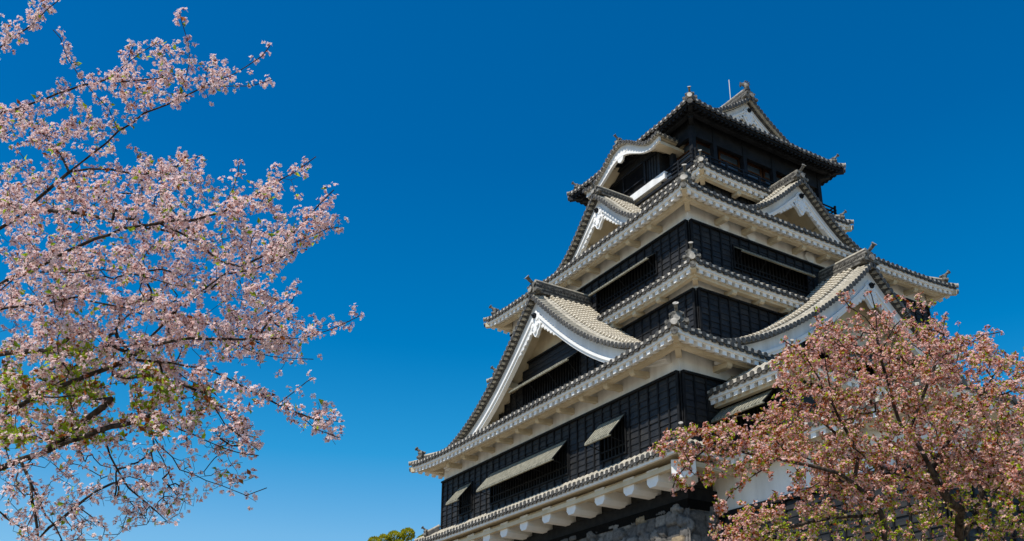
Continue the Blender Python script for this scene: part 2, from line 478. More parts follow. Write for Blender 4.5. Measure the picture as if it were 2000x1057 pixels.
def window(keep, F, ua, ub, za, zb, sh=None, nested=False):
    """near-black plate painted as a shaded opening, upright bars, a sill panel, and (sh = outward reach, bottom height) a propped plank shutter"""
    mb = MB(); fbox(mb, F, ua, ub, .004, .02, za, zb)
    w = mb.build('window', M['dark'], keep)
    par = w if not nested else keep
    bars = MB(); n = max(2, round((ub - ua) / .30))
    for i in range(1, n):
        u = ua + (ub - ua) * i / n
        fbox(bars, F, u - .045, u + .045, .05, .14, za, zb)
    for zz in (za + (zb - za) * .22,):
        fbox(bars, F, ua, ub, .055, .16, zz - .04, zz + .04)
    bars.build('window_bars', M['batten'], par)
    if sh:
        reach, zl = sh
        s = MB(); np_ = max(3, round((ub - ua) / .24))
        for i in range(np_):
            a = ua - .02 + (ub - ua + .04) * i / np_; b = ua - .02 + (ub - ua + .04) * (i + 1) / np_
            for (x, y, dz, gm__) in ((a, b - .06, 0.0, 0), (b - .06, b, -.03, 1)):
                s.hexa([F.P(x, .2, zb - .07 + dz), F.P(y, .2, zb - .07 + dz), F.P(y, reach, zl - .07 + dz), F.P(x, reach, zl - .07 + dz),
                        F.P(x, .2, zb + dz), F.P(y, .2, zb + dz), F.P(y, reach, zl + dz), F.P(x, reach, zl + dz)], gm__)
        s.hexa([F.P(ua - .02, reach - .1, zl - .13), F.P(ub + .02, reach - .1, zl - .13), F.P(ub + .02, reach + .02, zl - .13), F.P(ua - .02, reach + .02, zl - .13),
                F.P(ua - .02, reach - .1, zl - .07), F.P(ub + .02, reach - .1, zl - .07), F.P(ub + .02, reach + .02, zl - .07), F.P(ua - .02, reach + .02, zl - .07)], 0)
        s.build('shutter', [M['shutter'], M['batten']], par)
        k = max(2, round((ub - ua) / 2.4) + 1)
        for i in range(k):
            u = ua + .1 + (ub - ua - .2) * i / (k - 1)
            r = MB(); r.tube([F.P(u, .15, za + .25 * (zb - za)), F.P(u, reach - .08, zl - .1)], .028, 5); r.build('prop', M['batten'], par)
    return w

def smooth_prof(pts):
    pts = np.array(pts, float)
    c = np.polyfit(pts[:, 0], pts[:, 1], 4)
    return lambda u: float(np.polyval(c, abs(u)))

def gable(keep, F, pts, umax, depth, zbase, panel_top=None, ridge_h=1.05, rows=.42, roof_rows=True, bh=1.05, name='gable', win=None, k=1.0, ridge=True, shachi=False, wall_w=-2.0, ublack=None):
    pf = smooth_prof(pts)
    def dz(w):                                         # the slope swells up behind the verge
        if not roof_rows: return 0.0
        q = min(1.0, max(0.0, (-w - .75) / .75)); return .36 * k * q * q * (3 - 2 * q)
    us = np.linspace(0, umax, 25)
    fu = [-u for u in us[:0:-1]] + list(us)
    root = MB()
    if roof_rows:
        root.grid([[F.P(u, w, pf(u) + dz(w)) for u in fu] for w in np.concatenate([np.linspace(-.05, -1.6, 8), np.linspace(-1.6, -depth, 5)[1:]])], 0)
    else:
        root.grid([[F.P(u, w, pf(u) + .02) for u in fu] for w in (-.05, -.75)], 0)
    g = root.build(name, M['pan'], keep)
    # tiles running down the slopes
    tl = MB()
    L = np.concatenate([[0], np.cumsum([math.hypot(us[i + 1] - us[i], pf(us[i + 1]) - pf(us[i])) for i in range(24)])])
    if roof_rows:
        nrow = int((depth - 1.0) / rows)
        seg = int(L[-1] / .34)
        for sg in (-1, 1):
            for r in range(nrow + 1):
                w = -1.0 - r * rows
                dw = dz(w)
                UU = [float(np.interp(L[-1] * i / seg, L, us)) for i in range(seg + 1)]
                tl.tube([F.P(sg * u, w, pf(u) + .06 + dw) for u in UU], .140, 8, 0)
                for i in range(seg):                   # pale lime joints between the cover tiles
                    ua = UU[i]; ub_ = float(np.interp(L[-1] * (i + .30) / seg, L, us))
                    tl.tube([F.P(sg * ua, w, pf(ua) + .062 + dw), F.P(sg * ub_, w, pf(ub_) + .062 + dw)], .158, 8, 1, cap=False)
                    ua = UU[i]; ub_ = UU[i + 1]; w2 = w - rows; d2 = dz(w2)
                    tl.add([F.P(sg * ua, w - .1, pf(ua) + .012 + dw), F.P(sg * ua, w2 + .1, pf(ua) + .012 + d2), F.P(sg * ub_, w2 + .1, pf(ub_) + .065 + d2), F.P(sg * ub_, w - .1, pf(ub_) + .065 + dw)], [(0, 1, 2, 3)], 2)
        tl.build('cover_tiles', [M['covertile'], M['lime'], M['limedark']], g)
    # verge: short tiles lying across the edge, round ends to the front
    vg = MB()
    nv = int(L[-1] / .37)
    for sg in (-1, 1):
        for i in range(nv + 1):
            u = float(np.interp(.15 + (L[-1] - .15) * i / nv, L, us)); z = pf(u)
            vg.tube([F.P(sg * u, .05, z + .04), F.P(sg * u, -.80, z + .12)], .145, 8, 0, capm=1)
            vg.tube([F.P(sg * u, .05, z + .04), F.P(sg * u, .09, z + .04)], .17, 9, 1)
            if i < nv:
                u2 = float(np.interp(.15 + (L[-1] - .15) * (i + .5) / nv, L, us)); z2 = pf(u2)
                vg.box(F.P(sg * u2, -.30, z2 + .03), F.n * .32, F.s * .09, Z3 * .09, 1)
                vg.box(F.P(sg * u2, .02, z2 + .10), F.n * .05, F.s * .06, Z3 * .07, 2)
        vg.tube([F.P(sg * u, -.86, pf(u) + .17) for u in us[::2]], .16, 8, 0)
        vg.grid([[F.P(sg * u, w, pf(u) + dz) for u in us] for w, dz in ((-.22, -.02), (-.22, -.115), (-.7, -.115))], 1, False)
    vg.build('verge_tiles', [M['tile'], M['tiledark'], M['mortar']], g)
    # bargeboard with stepped lower mouldings
    bb = MB(); tr = MB()
    us2 = np.linspace(0, umax, 31)
    def slab(mb, top, bot, w0, w1, m=0):
        for sg in (-1, 1):
            for a, b in zip(us2[:-1], us2[1:]):
                mb.hexa([F.P(sg * a, w0, pf(a) + bot(a)), F.P(sg * b, w0, pf(b) + bot(b)), F.P(sg * b, w1, pf(b) + bot(b)), F.P(sg * a, w1, pf(a) + bot(a)),
                         F.P(sg * a, w0, pf(a) + top(a)), F.P(sg * b, w0, pf(b) + top(b)), F.P(sg * b, w1, pf(b) + top(b)), F.P(sg * a, w1, pf(a) + top(a))], m)
    hh = lambda u: bh * k * (1.1 - .35 * u / umax)
    slab(bb, lambda u: -.13, lambda u: -.13 - hh(u) * .74, -.42, -.66)
    slab(tr, lambda u: -.13 - hh(u) * .74, lambda u: -.13 - hh(u) * .93, -.28, -.66)
    slab(tr, lambda u: -.13 - hh(u) * .93, lambda u: -.13 - hh(u) * 1.14, -.38, -.70)
    bb.build('barge_board', M['plaster'], g); tr.build('barge_moulding', M['trim'], g)
    # soffit and gable wall
    sf = MB()
    sf.grid([[F.P(u, w, pf(u) - .26) for u in fu] for w in (-.5, wall_w - .02)], 0, False)
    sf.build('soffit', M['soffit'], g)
    gw = MB()
    uu = [u for u in fu if pf(u) - .25 > zbase]
    gw.prism([F.P(u, wall_w, pf(u) - .25) for u in uu] + [F.P(uu[-1], wall_w, zbase), F.P(uu[0], wall_w, zbase)], F.n * -.2)
    gw.build('gable_wall', M['soffit'], g)
    # purlin ends
    for sg in (-1, 1):
        for fr in (.36, .66):
            u = umax * fr; z = pf(u) - .30
            pe = MB(); fbox(pe, F, sg * u - .2, sg * u + .2, wall_w, -.55, z - .50, z - .08); pe.build('purlin_end', M['soffit'], g)
    if panel_top is not None:
        bp = MB()
        n = int(2 * ublack / .72)
        fp = F.at(F.D + wall_w)
        zz = np.arange(zbase, panel_top, .36)
        for i in range(n):
            a = -ublack + 2 * ublack * i / n; b = -ublack + 2 * ublack * (i + 1) / n
            t = min(panel_top, pf(max(abs(a), abs(b))) - .3)
            if t > zbase + .1:
                for z0 in zz:
                    z1 = min(z0 + .36, t)
                    if z1 <= z0: continue
                    if win and win[0] < (a + b) / 2 < win[1] and win[2] < (z0 + z1) / 2 < win[3]: continue
                    bp.hexa([fp.P(a, 0, z0), fp.P(b, 0, z0), fp.P(b, .13, z0), fp.P(a, .13, z0), fp.P(a, 0, z1), fp.P(b, 0, z1), fp.P(b, .09, z1), fp.P(a, .09, z1)])
                if not (win and win[0] < a < win[1]): fbox(bp, fp, a - .045, a + .045, .05, .17, zbase, t, 1)
        wi = [u for u in np.linspace(-ublack, ublack, 41) if pf(u) - .3 >= panel_top]
        if wi: fbox(bp, fp, wi[0], wi[-1], .02, .22, panel_top, panel_top + .12, 1)
        bp.build('board_cladding', [M['board'], M['batten']], g)
        if win: window(g, fp, win[0], win[1], win[2], win[3], win[4], nested=True)
    # carved pendant
    pd = MB()
    zt = pf(0) - .13 - hh(0) * 1.0
    s = 1.12 * k if k > .95 else 1.3 * k
    half = [(0, .35), (.34, .05), (.46, -.22), (.40, -.46), (.50, -.60), (.44, -.86), (.26, -1.02), (.16, -1.22), (0, -1.34)]
    poly = half + [(-a, b) for a, b in half[-2:0:-1]]
    pd.prism([F.P(a * s, -.52, zt + b * s) for a, b in poly], F.n * .20)
    inn = [(a * .7, b * .72 - .12) for a, b in poly]
    pd.prism([F.P(a * s, -.32, zt + b * s) for a, b in inn], F.n * .06)
    for a, b, r in ((.26, -.62, .17), (-.26, -.62, .17), (0, -.98, .16), (.2, -.3, .12), (-.2, -.3, .12)):
        pd.tube([F.P(a * s, -.34, zt + b * s), F.P(a * s, -.22, zt + b * s)], [r * s, r * s * .7], 9)
    for sg in (-1, 1):                                 # leafy wings creeping down both boards
        for i in range(6):
            u = (.42 + i * .27) * s; sz = (.30 - i * .028) * s
            z = pf(u) - .13 - hh(u) * 1.06
            wing = [(-.6, .2), (.6, -.15), (.75, -.8), (.25, -1.15), (-.1, -.8), (-.5, -1.0), (-.8, -.4)]
            pd.prism([F.P(sg * (u + a * sz), -.55, z + b * sz) for a, b in wing], F.n * .16)
    pd.build('gable_pendant', M['trim'], g)
    kn = MB()
    kn.tube([F.P(0, -.34, zt - .02 * s), F.P(0, -.14, zt - .02 * s)], .17 * s, 6)
    kn.tube([F.P(0, -.14, zt - .02 * s), F.P(0, .02, zt - .02 * s)], [.07 * s, .05 * s], 6)
    kn.build('pendant_boss', M['wood'], g)
    if ridge:
        rd = MB(); z0 = pf(0) + dz(-9)
        zz = z0 - .05; i = 0
        while zz < z0 + ridge_h - .12:                 # stacked courses of ridge tiles
            h_ = .13; hw = .27 - .022 * (i % 2) - .05 * (zz - z0) / ridge_h
            fbox(rd, F, -hw, hw, -depth, -.28, zz, zz + h_, 0 if i % 2 else 1); zz += h_; i += 1
        n = int((depth - .4) / .26)
        for j in range(n):                             # round tile ends patterned along both flanks
            for sg in (-1, 1):
                c = F.P(0, -.5 - j * .26, z0 + ridge_h * .52)
                rd.tube([c + F.s * sg * .18, c + F.s * sg * .285], .08, 7, 0)
        rd.tube([F.P(0, -.28, z0 + ridge_h), F.P(0, -depth, z0 + ridge_h)], .15, 8, 2)
        rd.build('ridge', [M['tiledark'], M['ornament'], M['tile']], g)
        ornament(g, F.P(0, -.18, pf(0) + .10), F.n[:2], 1.25 * k, ball=True)
    return g, pf

keep = empty('castle_keep', (0, 0, 1.65), 'tall black and white castle tower of stacked grey tiled roofs on a stone base', 'castle')

def storey(a, b, z0, z1, name='wall', m='plaster'):
    mb = MB(); mb.bb(-a, a, -b, b, z0, z1)
    return mb.build(name, M[m], keep)

# storey 1
A1, B1 = 12.8, 15.05
storey(A1, B1, 3.2, 9.75)
F, R_ = FRONT(B1), RIGHT(A1)
w1 = [(-10.0, -8.35, 5.15, 7.05), (-5.75, 3.05, 5.05, 7.05), (6.25, 8.45, 4.95, 7.05)]
cladding('board_cladding', keep, F, -A1, A1, 4.1, 8.0, w1)
cladding('board_cladding', keep, R_, -B1, B1, 4.1, 8.0)
cladding('board_cladding', keep, LEFT(A1), -B1, B1, 4.1, 8.0)
cladding('board_cladding', keep, BACK(B1), -A1, A1, 4.1, 8.0)
for (a, b, c, d) in w1: window(keep, F, a, b, c, d, (1.25, 5.80))
# skirt roof, soffit beam and the row of big plaster corbels
hip_roof(keep, 14.1, 16.4, 3.60, A1 + .15, B1 + .15, 4.35, .18, A1 + .1, B1 + .1, orn=.8, rows=.42, backs=False, rise=0.02, rafters=False)
und = MB(); und.bb(-A1 - .6, A1 + .6, -B1 - .6, B1 + .6, 3.06, 3.26); und.build('soffit', M['soffit'], keep)
cb = MB()
prof = [(-.43, .46), (-.43, -.22), (-.24, -.44), (.24, -.44), (.43, -.22), (.43, .46)]
cb.prism([np.array([a, -.9, b]) for a, b in prof], (0, 1.8, 0))
cbo = cb.build('corbel_beam', M['trim']); cbd = cbo.data; bpy.data.objects.remove(cbo)
def corbel(x, y, rz, sx=1.0):
    o = bpy.data.objects.new('corbel_beam', cbd); C.objects.link(o); o.parent = keep
    o.matrix_parent_inverse = Matrix.Translation((0, 0, -1.65)); o.location = (x, y, 2.78); o.rotation_euler = (0, 0, rz); o.scale = (sx, 1, 1)
for x in (11.4, 9.5, 7.0, 4.35, 1.85, -.6, -2.9, -5.05, -7.15, -9.3, -11.5): corbel(x - .25, -14.86, 0)
for i in range(-5, 5): corbel(12.7, i * 2.5 + 1.2, math.pi / 2)
corbel(12.75, -15.05, math.pi / 4, 1.35)
corbel(-12.75, -15.05, -math.pi / 4, 1.35)
sl = MB(); sl.bb(-11.7, 11.7, -13.95, 13.95, 2.4, 3.1, 0); sl.build('board_cladding', M['board'], keep)
s2 = MB(); s2.bb(-12.0, 12.0, -14.25, 14.25, 1.80, 2.42, 0); s2.build('sill_beam', M['batten'], keep)

# roof 1, storey 2
hip_roof(keep, 14.6, 16.88, 9.22, 10.3, 11.2, 11.75, .34, A1, B1, nbr=(11, 13), orn=1.1)
A2, B2 = 10.25, 11.17
storey(A2, B2, 10.5, 16.1)
for FF, hl in ((FRONT(B2), A2), (RIGHT(A2), B2), (LEFT(A2), B2), (BACK(B2), A2)):
    cladding('board_cladding', keep, FF, -hl, hl, 11.2, 14.75)
hip_roof(keep, 11.32, 12.30, 15.72, 9.9, 11.1, 16.5, .22, A2, B2, nbr=(9, 10), orn=.95)
A3, B3 = 9.9, 11.1
storey(A3, B3, 16.0, 21.1)
wl = [(1.05, 7.05, 17.25, 18.6), (-7.05, -1.05, 17.25, 18.6)]
wr = [(-7.7, -1.45, 17.3, 18.7), (1.45, 7.7, 17.3, 18.7)]
cladding('board_cladding', keep, FRONT(B3), -A3, A3, 16.5, 19.38, wl)
cladding('board_cladding', keep, RIGHT(A3), -B3, B3, 16.5, 19.38, wr)
cladding('board_cladding', keep, LEFT(A3), -B3, B3, 16.5, 19.38)
cladding('board_cladding', keep, BACK(B3), -A3, A3, 16.5, 19.38)
for q in wl: window(keep, FRONT(B3), *q, (.85, 18.15))
for q in wr: window(keep, RIGHT(A3), *q, (.85, 18.2))
hip_roof(keep, 11.34, 12.66, 20.62, 6.5, 6.4, 23.3, .30, A3, B3, nbr=(9, 10), orn=1.05)
# round plaster covers over loopholes in the white bands
for (u, z, D, FF) in ((-8.35, 19.95, A3, RIGHT), (-6.1, 19.95, A3, RIGHT), (-.9, 19.95, A3, RIGHT), (5.2, 19.95, A3, RIGHT), (-4.2, 15.2, A2, RIGHT), (3.0, 15.2, A2, RIGHT)):
    f_ = FF(D); lc = MB()
    lc.tube([f_.P(u, -.02, z), f_.P(u, .16, z)], .42, 8, 0, smooth=False); lc.build('loophole_cover', M['plaster'], keep)
# storey 4 and roof 4
storey(6.4, 6.3, 22.2, 26.7, m='board')
f4 = RIGHT(6.4)
for FF, hl in ((FRONT(6.3), 6.4), (RIGHT(6.4), 6.3)): cladding('board_cladding', keep, FF, -hl, hl, 23.0, 25.6)
hip_roof(keep, 7.41, 7.31, 26.12, 6.0, 6.0, 26.85, .22, 6.4, 6.3, nbr=(5, 5), orn=.85)

# top storey
fl = MB(); fl.bb(-6.5, 6.5, -7.0, 7.0, 26.86, 27.06); fl.build('balcony_floor', M['wood'], keep)
core = MB(); core.bb(-4.9, 4.9, -5.5, 5.5, 27.06, 31.6); core.build('inner_wall', M['wood'], keep)
hd = MB()
for FF, hl in ((FRONT(6.25), 5.65), (RIGHT(5.65), 6.25), (BACK(6.25), 5.65), (LEFT(5.65), 6.25)):
    fbox(hd, FF, -hl - .1, hl + .1, -.14, .12, 29.75, 31.35)
    fbox(hd, FF, -hl - .1, hl + .1, -.12, .10, 28.05, 28.2)
hd.build('head_beam', M['wood'], keep)
pm = MB(); pm.bb(-.17, .17, -.17, .17, 0, 3.9); po = pm.build('post', M['wood']); pmd = po.data; bpy.data.objects.remove(po)
spots = [(x, y) for x in (-5.65, 5.65) for y in (-6.25, -4.3, -1.45, 1.45, 4.3, 6.25)] + [(x, y) for y in (-6.25, 6.25) for x in (-3.6, -1.2, 1.2, 3.6)]
for (x, y) in spots:
    o = bpy.data.objects.new('post', pmd); C.objects.link(o); o.parent = keep; o.matrix_parent_inverse = Matrix.Translation((0, 0, -1.65)); o.location = (x, y, 27.05)
for FF, hl in ((FRONT(5.5), 4.9), (RIGHT(4.9), 5.5)):
    n = 5
    for i in range(n):
        a = -hl + 2 * hl * i / n + .1; b = -hl + 2 * hl * (i + 1) / n - .1
        wf = MB()
        for (x0, x1, y0, y1) in ((a, b, 27.1, 27.9), (a, a + .14, 27.9, 30.2), (b - .14, b, 27.9, 30.2), (a + .14, b - .14, 30.0, 30.2), (a + .14, b - .14, 28.75, 28.88), (a + .14, b - .14, 29.4, 29.5)):
            fbox(wf, FF, x0, x1, .02, .14, y0, y1)
        w = wf.build('window_frame', M['brown'], keep)
        gl = MB(); fbox(gl, FF, a + .12, b - .12, .03, .06, 27.9, 30.05); gl.build('glass_pane', M['glass'], w)
for FF, hl, spans in ((FRONT(6.9), 6.4, ((-6.6, -3.4), (2.95, 6.6))), (RIGHT(6.4), 6.9, ((-7.1, 7.1),)), (BACK(6.9), 6.4, ((-6.6, 6.6),)), (LEFT(6.4), 6.9, ((-7.1, 7.1),))):
    for a, b in spans:
        rl = MB()
        for z in (27.35, 27.65, 27.95): fbox(rl, FF, a, b, -.1, -.02, z, z + .09)
        n = max(2, round((b - a) / 1.5))
        for i in range(n + 1):
            u = a + .1 + (b - a - .2) * i / n; fbox(rl, FF, u - .06, u + .06, -.12, 0.0, 27.06, 28.1)
        rl.build('railing', M['wood'], keep)

# top roof: hipped skirt running up into gables at both ends of the ridge
tp = np.polyfit([0, 2, 4.4, 6, 7.64], [0, .72, 1.95, 2.9, 4.25], 3)
iri = lambda t: float(np.polyval(tp, t))
hip_roof(keep, 7.1, 7.64, 31.2, 0, 0, 0, .26, 5.65, 6.25, white=False, irimoya=iri, orn=.9, rise=.30)
gp = [(y, 31.2 + iri(7.64 - y) + .06) for y in np.linspace(0, 5.2, 9)]
gable(keep, RIGHT(5.5), gp, 5.2, .9, 31.9, ridge=False, roof_rows=False, bh=.85, k=.8, wall_w=-.85)
gable(keep, LEFT(5.5), gp, 5.2, .9, 31.9, ridge=False, roof_rows=False, bh=.85, k=.8, wall_w=-.85)
rd = MB(); zr = 31.2 + iri(7.64)
for i in range(8):
    hw = .34 - .02 * (i % 2) - .012 * i
    rd.bb(-5.3, 5.3, -hw, hw, zr - .05 + i * .13, zr + .08 + i * .13, i % 2)
for j in range(40):
    x = -5.1 + j * .26
    for sg in (-1, 1): rd.tube([(x, sg * .2, zr + .45), (x, sg * .34, zr + .45)], .085, 7, 0)
rd.tube([(-5.35, 0, zr + 1.05), (5.35, 0, zr + 1.05)], .17, 8, 2)
top_ridge = rd.build('ridge', [M['tiledark'], M['ornament'], M['tile']], keep)
for sg in (-1, 1): ornament(keep, (sg * 5.42, 0, zr - .1), (sg, 0), 1.15, ball=False)
def fish(sg):
    """dolphin-like roof fish standing on its head, tail curled up and inward"""
    mb = MB(); k = .66; z0 = zr + 1.0; x0 = 5.2
    X = lambda x: sg * (x0 + (x - 5.15) * k)
    Zf = lambda z: z0 + z * k
    sp = [(5.1, 0, .26), (5.2, .25, .30), (5.2, .55, .27), (5.06, .85, .21), (4.85, 1.1, .15), (4.66, 1.24, .09)]
    mb.tube([(X(x), 0, Zf(z)) for x, z, r in sp], [r * k for x, z, r in sp], 9, 0)
    for a, b in ((.0, .5), (.28, .35), (-.25, .42)):
        mb.prism([np.array([X(4.68), -.04, Zf(1.24)]), np.array([X(4.5 - b * .5), -.04, Zf(1.4 + a)]), np.array([X(4.38 - b * .4), -.04, Zf(1.22 + a * .8)])], (0, .08, 0), 1)
    for i in range(5):
        x, z, r = sp[i]
        mb.prism([np.array([X(x + r * .8), -.03, Zf(z)]), np.array([X(x + r + .22), -.03, Zf(z + .2)]), np.array([X(x + r * .8), -.03, Zf(z + .26)])], (0, .06, 0), 1)
    for s2_ in (-1, 1):
        mb.prism([np.array([X(5.1), s2_ * .18, Zf(.3)]), np.array([X(4.9), s2_ * .36, Zf(.62)]), np.array([X(5.25), s2_ * .3, Zf(.5)])], (0, 0, .05), 1)
    mb.bb(min(X(4.85), X(5.45)), max(X(4.85), X(5.45)), -.2, .2, zr + .9, zr + 1.08, 1)
    return mb.build('roof_fish', [M['ornament'], M['tiledark']], keep)
fish(1); fish(-1)
lr = MB(); lr.tube([(3.55, 0, zr + 1.0), (3.55, 0, zr + 3.05)], .035, 6); lr.build('lightning_rod', M['metal'], keep)

# bay with the curved gable on the front of the top storey
def kz(u):                                             # bell curve: swelling crown, hollow shoulders, lifted feet
    q = min(1.0, abs(u) / 4.25)
    return 29.85 + 1.75 * (.5 + .5 * math.cos(math.pi * min(1, q * 1.12))) ** 1.15 + .16 * max(0, q - .8) / .2
BC = -.2                                               # the bay sits a little off the axis
bF = FRONT(6.85)
bw = MB()
bu = np.linspace(BC - 3.1, BC + 3.05, 25)
bw.prism([np.array([u, -6.85, kz(u) - .16]) for u in bu] + [np.array([BC + 3.05, -6.85, 27.9]), np.array([BC - 3.1, -6.85, 27.9])], (0, 1.25, 0))
bw.build('bay_wall', M['board'], keep)
bm = MB(); fbox(bm, bF, BC - 2.6, BC + 1.5, .004, .02, 28.1, 29.85); bay_w = bm.build('window', M['dark'], keep)
bm = MB()
for (a, b, c, d) in ((-2.75, -2.55, 27.95, 29.95), (1.45, 1.65, 27.95, 29.95), (-3.0, 2.9, 29.9, 30.1), (-.95, -.85, 28.1, 29.9), (-2.6, 1.5, 28.6, 28.68), (-3.05, 3.0, 27.9, 28.06)):
    fbox(bm, bF, BC + a, BC + b, .02, .13, c, d)
for i in range(4): fbox(bm, bF, BC + 1.8 + i * .3, BC + 1.85 + i * .3, .01, .05, 28.06, 29.9)
bm.build('window_frame', M['wood'], bay_w)
bb_ = MB(); bb_.bb(BC - 3.6, BC + 3.75, -7.05, -5.6, 27.32, 27.9); bb_.build('bay_sill_beam', M['plaster'], keep)
b2 = MB(); b2.bb(BC - 3.1, BC + 3.15, -6.8, -5.6, 26.3, 27.318); b2.build('bay_base', M['soffit'], keep)
us = np.linspace(-4.25, 4.25, 49)
kr = MB(); kr.grid([[np.array([u, y, kz(u)]) for u in us] for y in (-8.2, -7.2, -5.7)], 0)
kg = kr.build('curved_gable', M['tile'], keep)
kt = MB()
Lk = np.concatenate([[0], np.cumsum([math.hypot(us[i + 1] - us[i], kz(us[i + 1]) - kz(us[i])) for i in range(48)])])
for i in range(27):
    u = float(np.interp(Lk[-1] * i / 26, Lk, us))
    kt.tube([(u, -8.28, kz(u) + .06), (u, -5.7, kz(u) + .06)], .13, 8, 0, capm=1)
    kt.tube([(u, -8.28, kz(u) + .06), (u, -8.32, kz(u) + .06)], .15, 9, 1)
    if i < 26:
        u2 = float(np.interp(Lk[-1] * (i + .5) / 26, Lk, us)); kt.box((u2, -8.15, kz(u2) + .03), (.07, 0, 0), (0, .12, 0), (0, 0, .07), 2)
for sg in (-1, 1):
    for j in range(6):
        y = -8.0 + j * .42
        kt.tube([(sg * 4.05, y, kz(4.2) + .06), (sg * 4.38, y, kz(4.2) + .06)], .13, 8, 0, capm=1)
        kt.tube([(sg * 4.38, y, kz(4.2) + .06), (sg * 4.42, y, kz(4.2) + .06)], .155, 9, 1)
kt.build('cover_tiles', [M['tile'], M['tiledark'], M['mortar']], kg)
kb = MB(); km = MB()
for a, b in zip(us[:-1], us[1:]):
    def hb(u): return .62 + .22 * math.cos(math.pi * min(1, abs(u) / 4.25))
    for mb_, t0, t1, ya, yb in ((kb, .08, 1.0, -8.02, -7.85), (km, .92, 1.1, -8.06, -7.85)):
        mb_.hexa([(a, ya, kz(a) - hb(a) * t1), (b, ya, kz(b) - hb(b) * t1), (b, yb, kz(b) - hb(b) * t1), (a, yb, kz(a) - hb(a) * t1),
                  (a, ya, kz(a) - hb(a) * t0), (b, ya, kz(b) - hb(b) * t0), (b, yb, kz(b) - hb(b) * t0), (a, yb, kz(a) - hb(a) * t0)])
kb.build('barge_board', M['plaster'], kg); km.build('barge_moulding', M['trim'], kg)
ks = MB(); ks.grid([[np.array([u, y, kz(u) - .12]) for u in us] for y in (-7.9, -5.7)], 0, False)
for sg in (-1, 1): ks.bb(min(sg * 4.2, sg * 3.5), max(sg * 4.2, sg * 3.5), -7.9, -5.7, 29.45, 29.68, 0)
ks.build('soffit', M['soffit'], kg)
kp = MB()
kp.prism([np.array([a, -8.05, 30.85 + b]) for a, b in ((-.9, .1), (-.4, -.1), (-.25, -.5), (0, -.62), (.25, -.5), (.4, -.1), (.9, .1), (0, .35))], (0, .15, 0))
kp.build('gable_pendant', M['trim'], kg)
ornament(kg, (0, -8.15, kz(0) + .02), (0, -1), .85)
for sg in (-1, 1): ornament(kg, (sg * 4.2, -8.1, kz(4.2) - .05), (sg * .5, -1), .5)

# the four big gables
g1 = [(0, 17.45), (1.2, 16.30), (2.4, 15.2), (3.45, 14.3), (4.75, 13.25), (6.0, 12.30), (8.4, 11.0), (10.5, 10.15), (12.2, 9.78)]
gable(keep, FRONT(15.74), g1, 12.2, 4.7, 10.1, panel_top=14.15, ublack=6.6, win=(-3.9, 2.9, 10.9, 12.95, (1.05, 12.3)), wall_w=-1.75, ridge_h=.78)
g1r = [(0, 17.95), (.64, 17.3), (1.25, 16.75), (3.3, 15.0), (5.25, 13.5), (7.06, 12.35), (9.6, 10.95), (11.5, 10.2), (13.0, 9.8)]
gable(keep, RIGHT(13.85), g1r, 13.0, 4.2, 10.1, panel_top=13.0, ublack=7.0, win=(-3.8, 3.8, 10.6, 12.45, (1.05, 11.75)), wall_w=-1.75, ridge_h=.78)
g3 = [(0, 26.55), (.9, 25.75), (2.0, 24.6), (2.9, 23.75), (3.8, 23.1), (5.1, 22.45), (6.2, 22.1)]
gable(keep, FRONT(10.55), g3, 6.2, 3.4, 21.9, ridge_h=.58, k=.85, bh=.95, wall_w=-2.5)
g3r = [(0, 26.3), (.7, 25.7), (1.95, 24.6), (3.5, 23.4), (5.4, 22.45), (6.6, 22.05)]
gable(keep, RIGHT(9.38), g3r, 6.6, 3.2, 21.9, ridge_h=.62, k=.85, bh=.95, wall_w=-2.5)
# ------------------------------------------------------------------ stone base
def stone_mat():
    m, nt, b = mat('basalt_stone', .9, .15)
    N, L = nt.nodes, nt.links
    at_ = N.new('ShaderNodeVertexColor'); at_.layer_name = 'tint'
    tc = N.new('ShaderNodeTexCoord')
    no = N.new('ShaderNodeTexNoise'); no.inputs['Scale'].default_value = 5; no.inputs['Detail'].default_value = 8; no.inputs['Roughness'].default_value = .7
    L.new(tc.outputs['Object'], no.inputs['Vector'])
    mp = N.new('ShaderNodeMapRange'); mp.inputs['From Min'].default_value = .3; mp.inputs['From Max'].default_value = .7; mp.inputs['To Min'].default_value = .55; mp.inputs['To Max'].default_value = 1.5
    L.new(no.outputs[0], mp.inputs[0])
    mx = N.new('ShaderNodeMix'); mx.data_type = 'RGBA'; mx.blend_type = 'MULTIPLY'; mx.inputs['Factor'].default_value = 1
    L.new(at_.outputs[0], mx.inputs[6]); L.new(mp.outputs[0], mx.inputs[7]); L.new(mx.outputs[2], b.inputs['Base Color'])
    bp = N.new('ShaderNodeBump'); bp.inputs['Strength'].default_value = .5; bp.inputs['Distance'].default_value = .06
    L.new(no.outputs[0], bp.inputs['Height']); L.new(bp.outputs[0], b.inputs['Normal'])
    return m
M['stone'] = stone_mat()

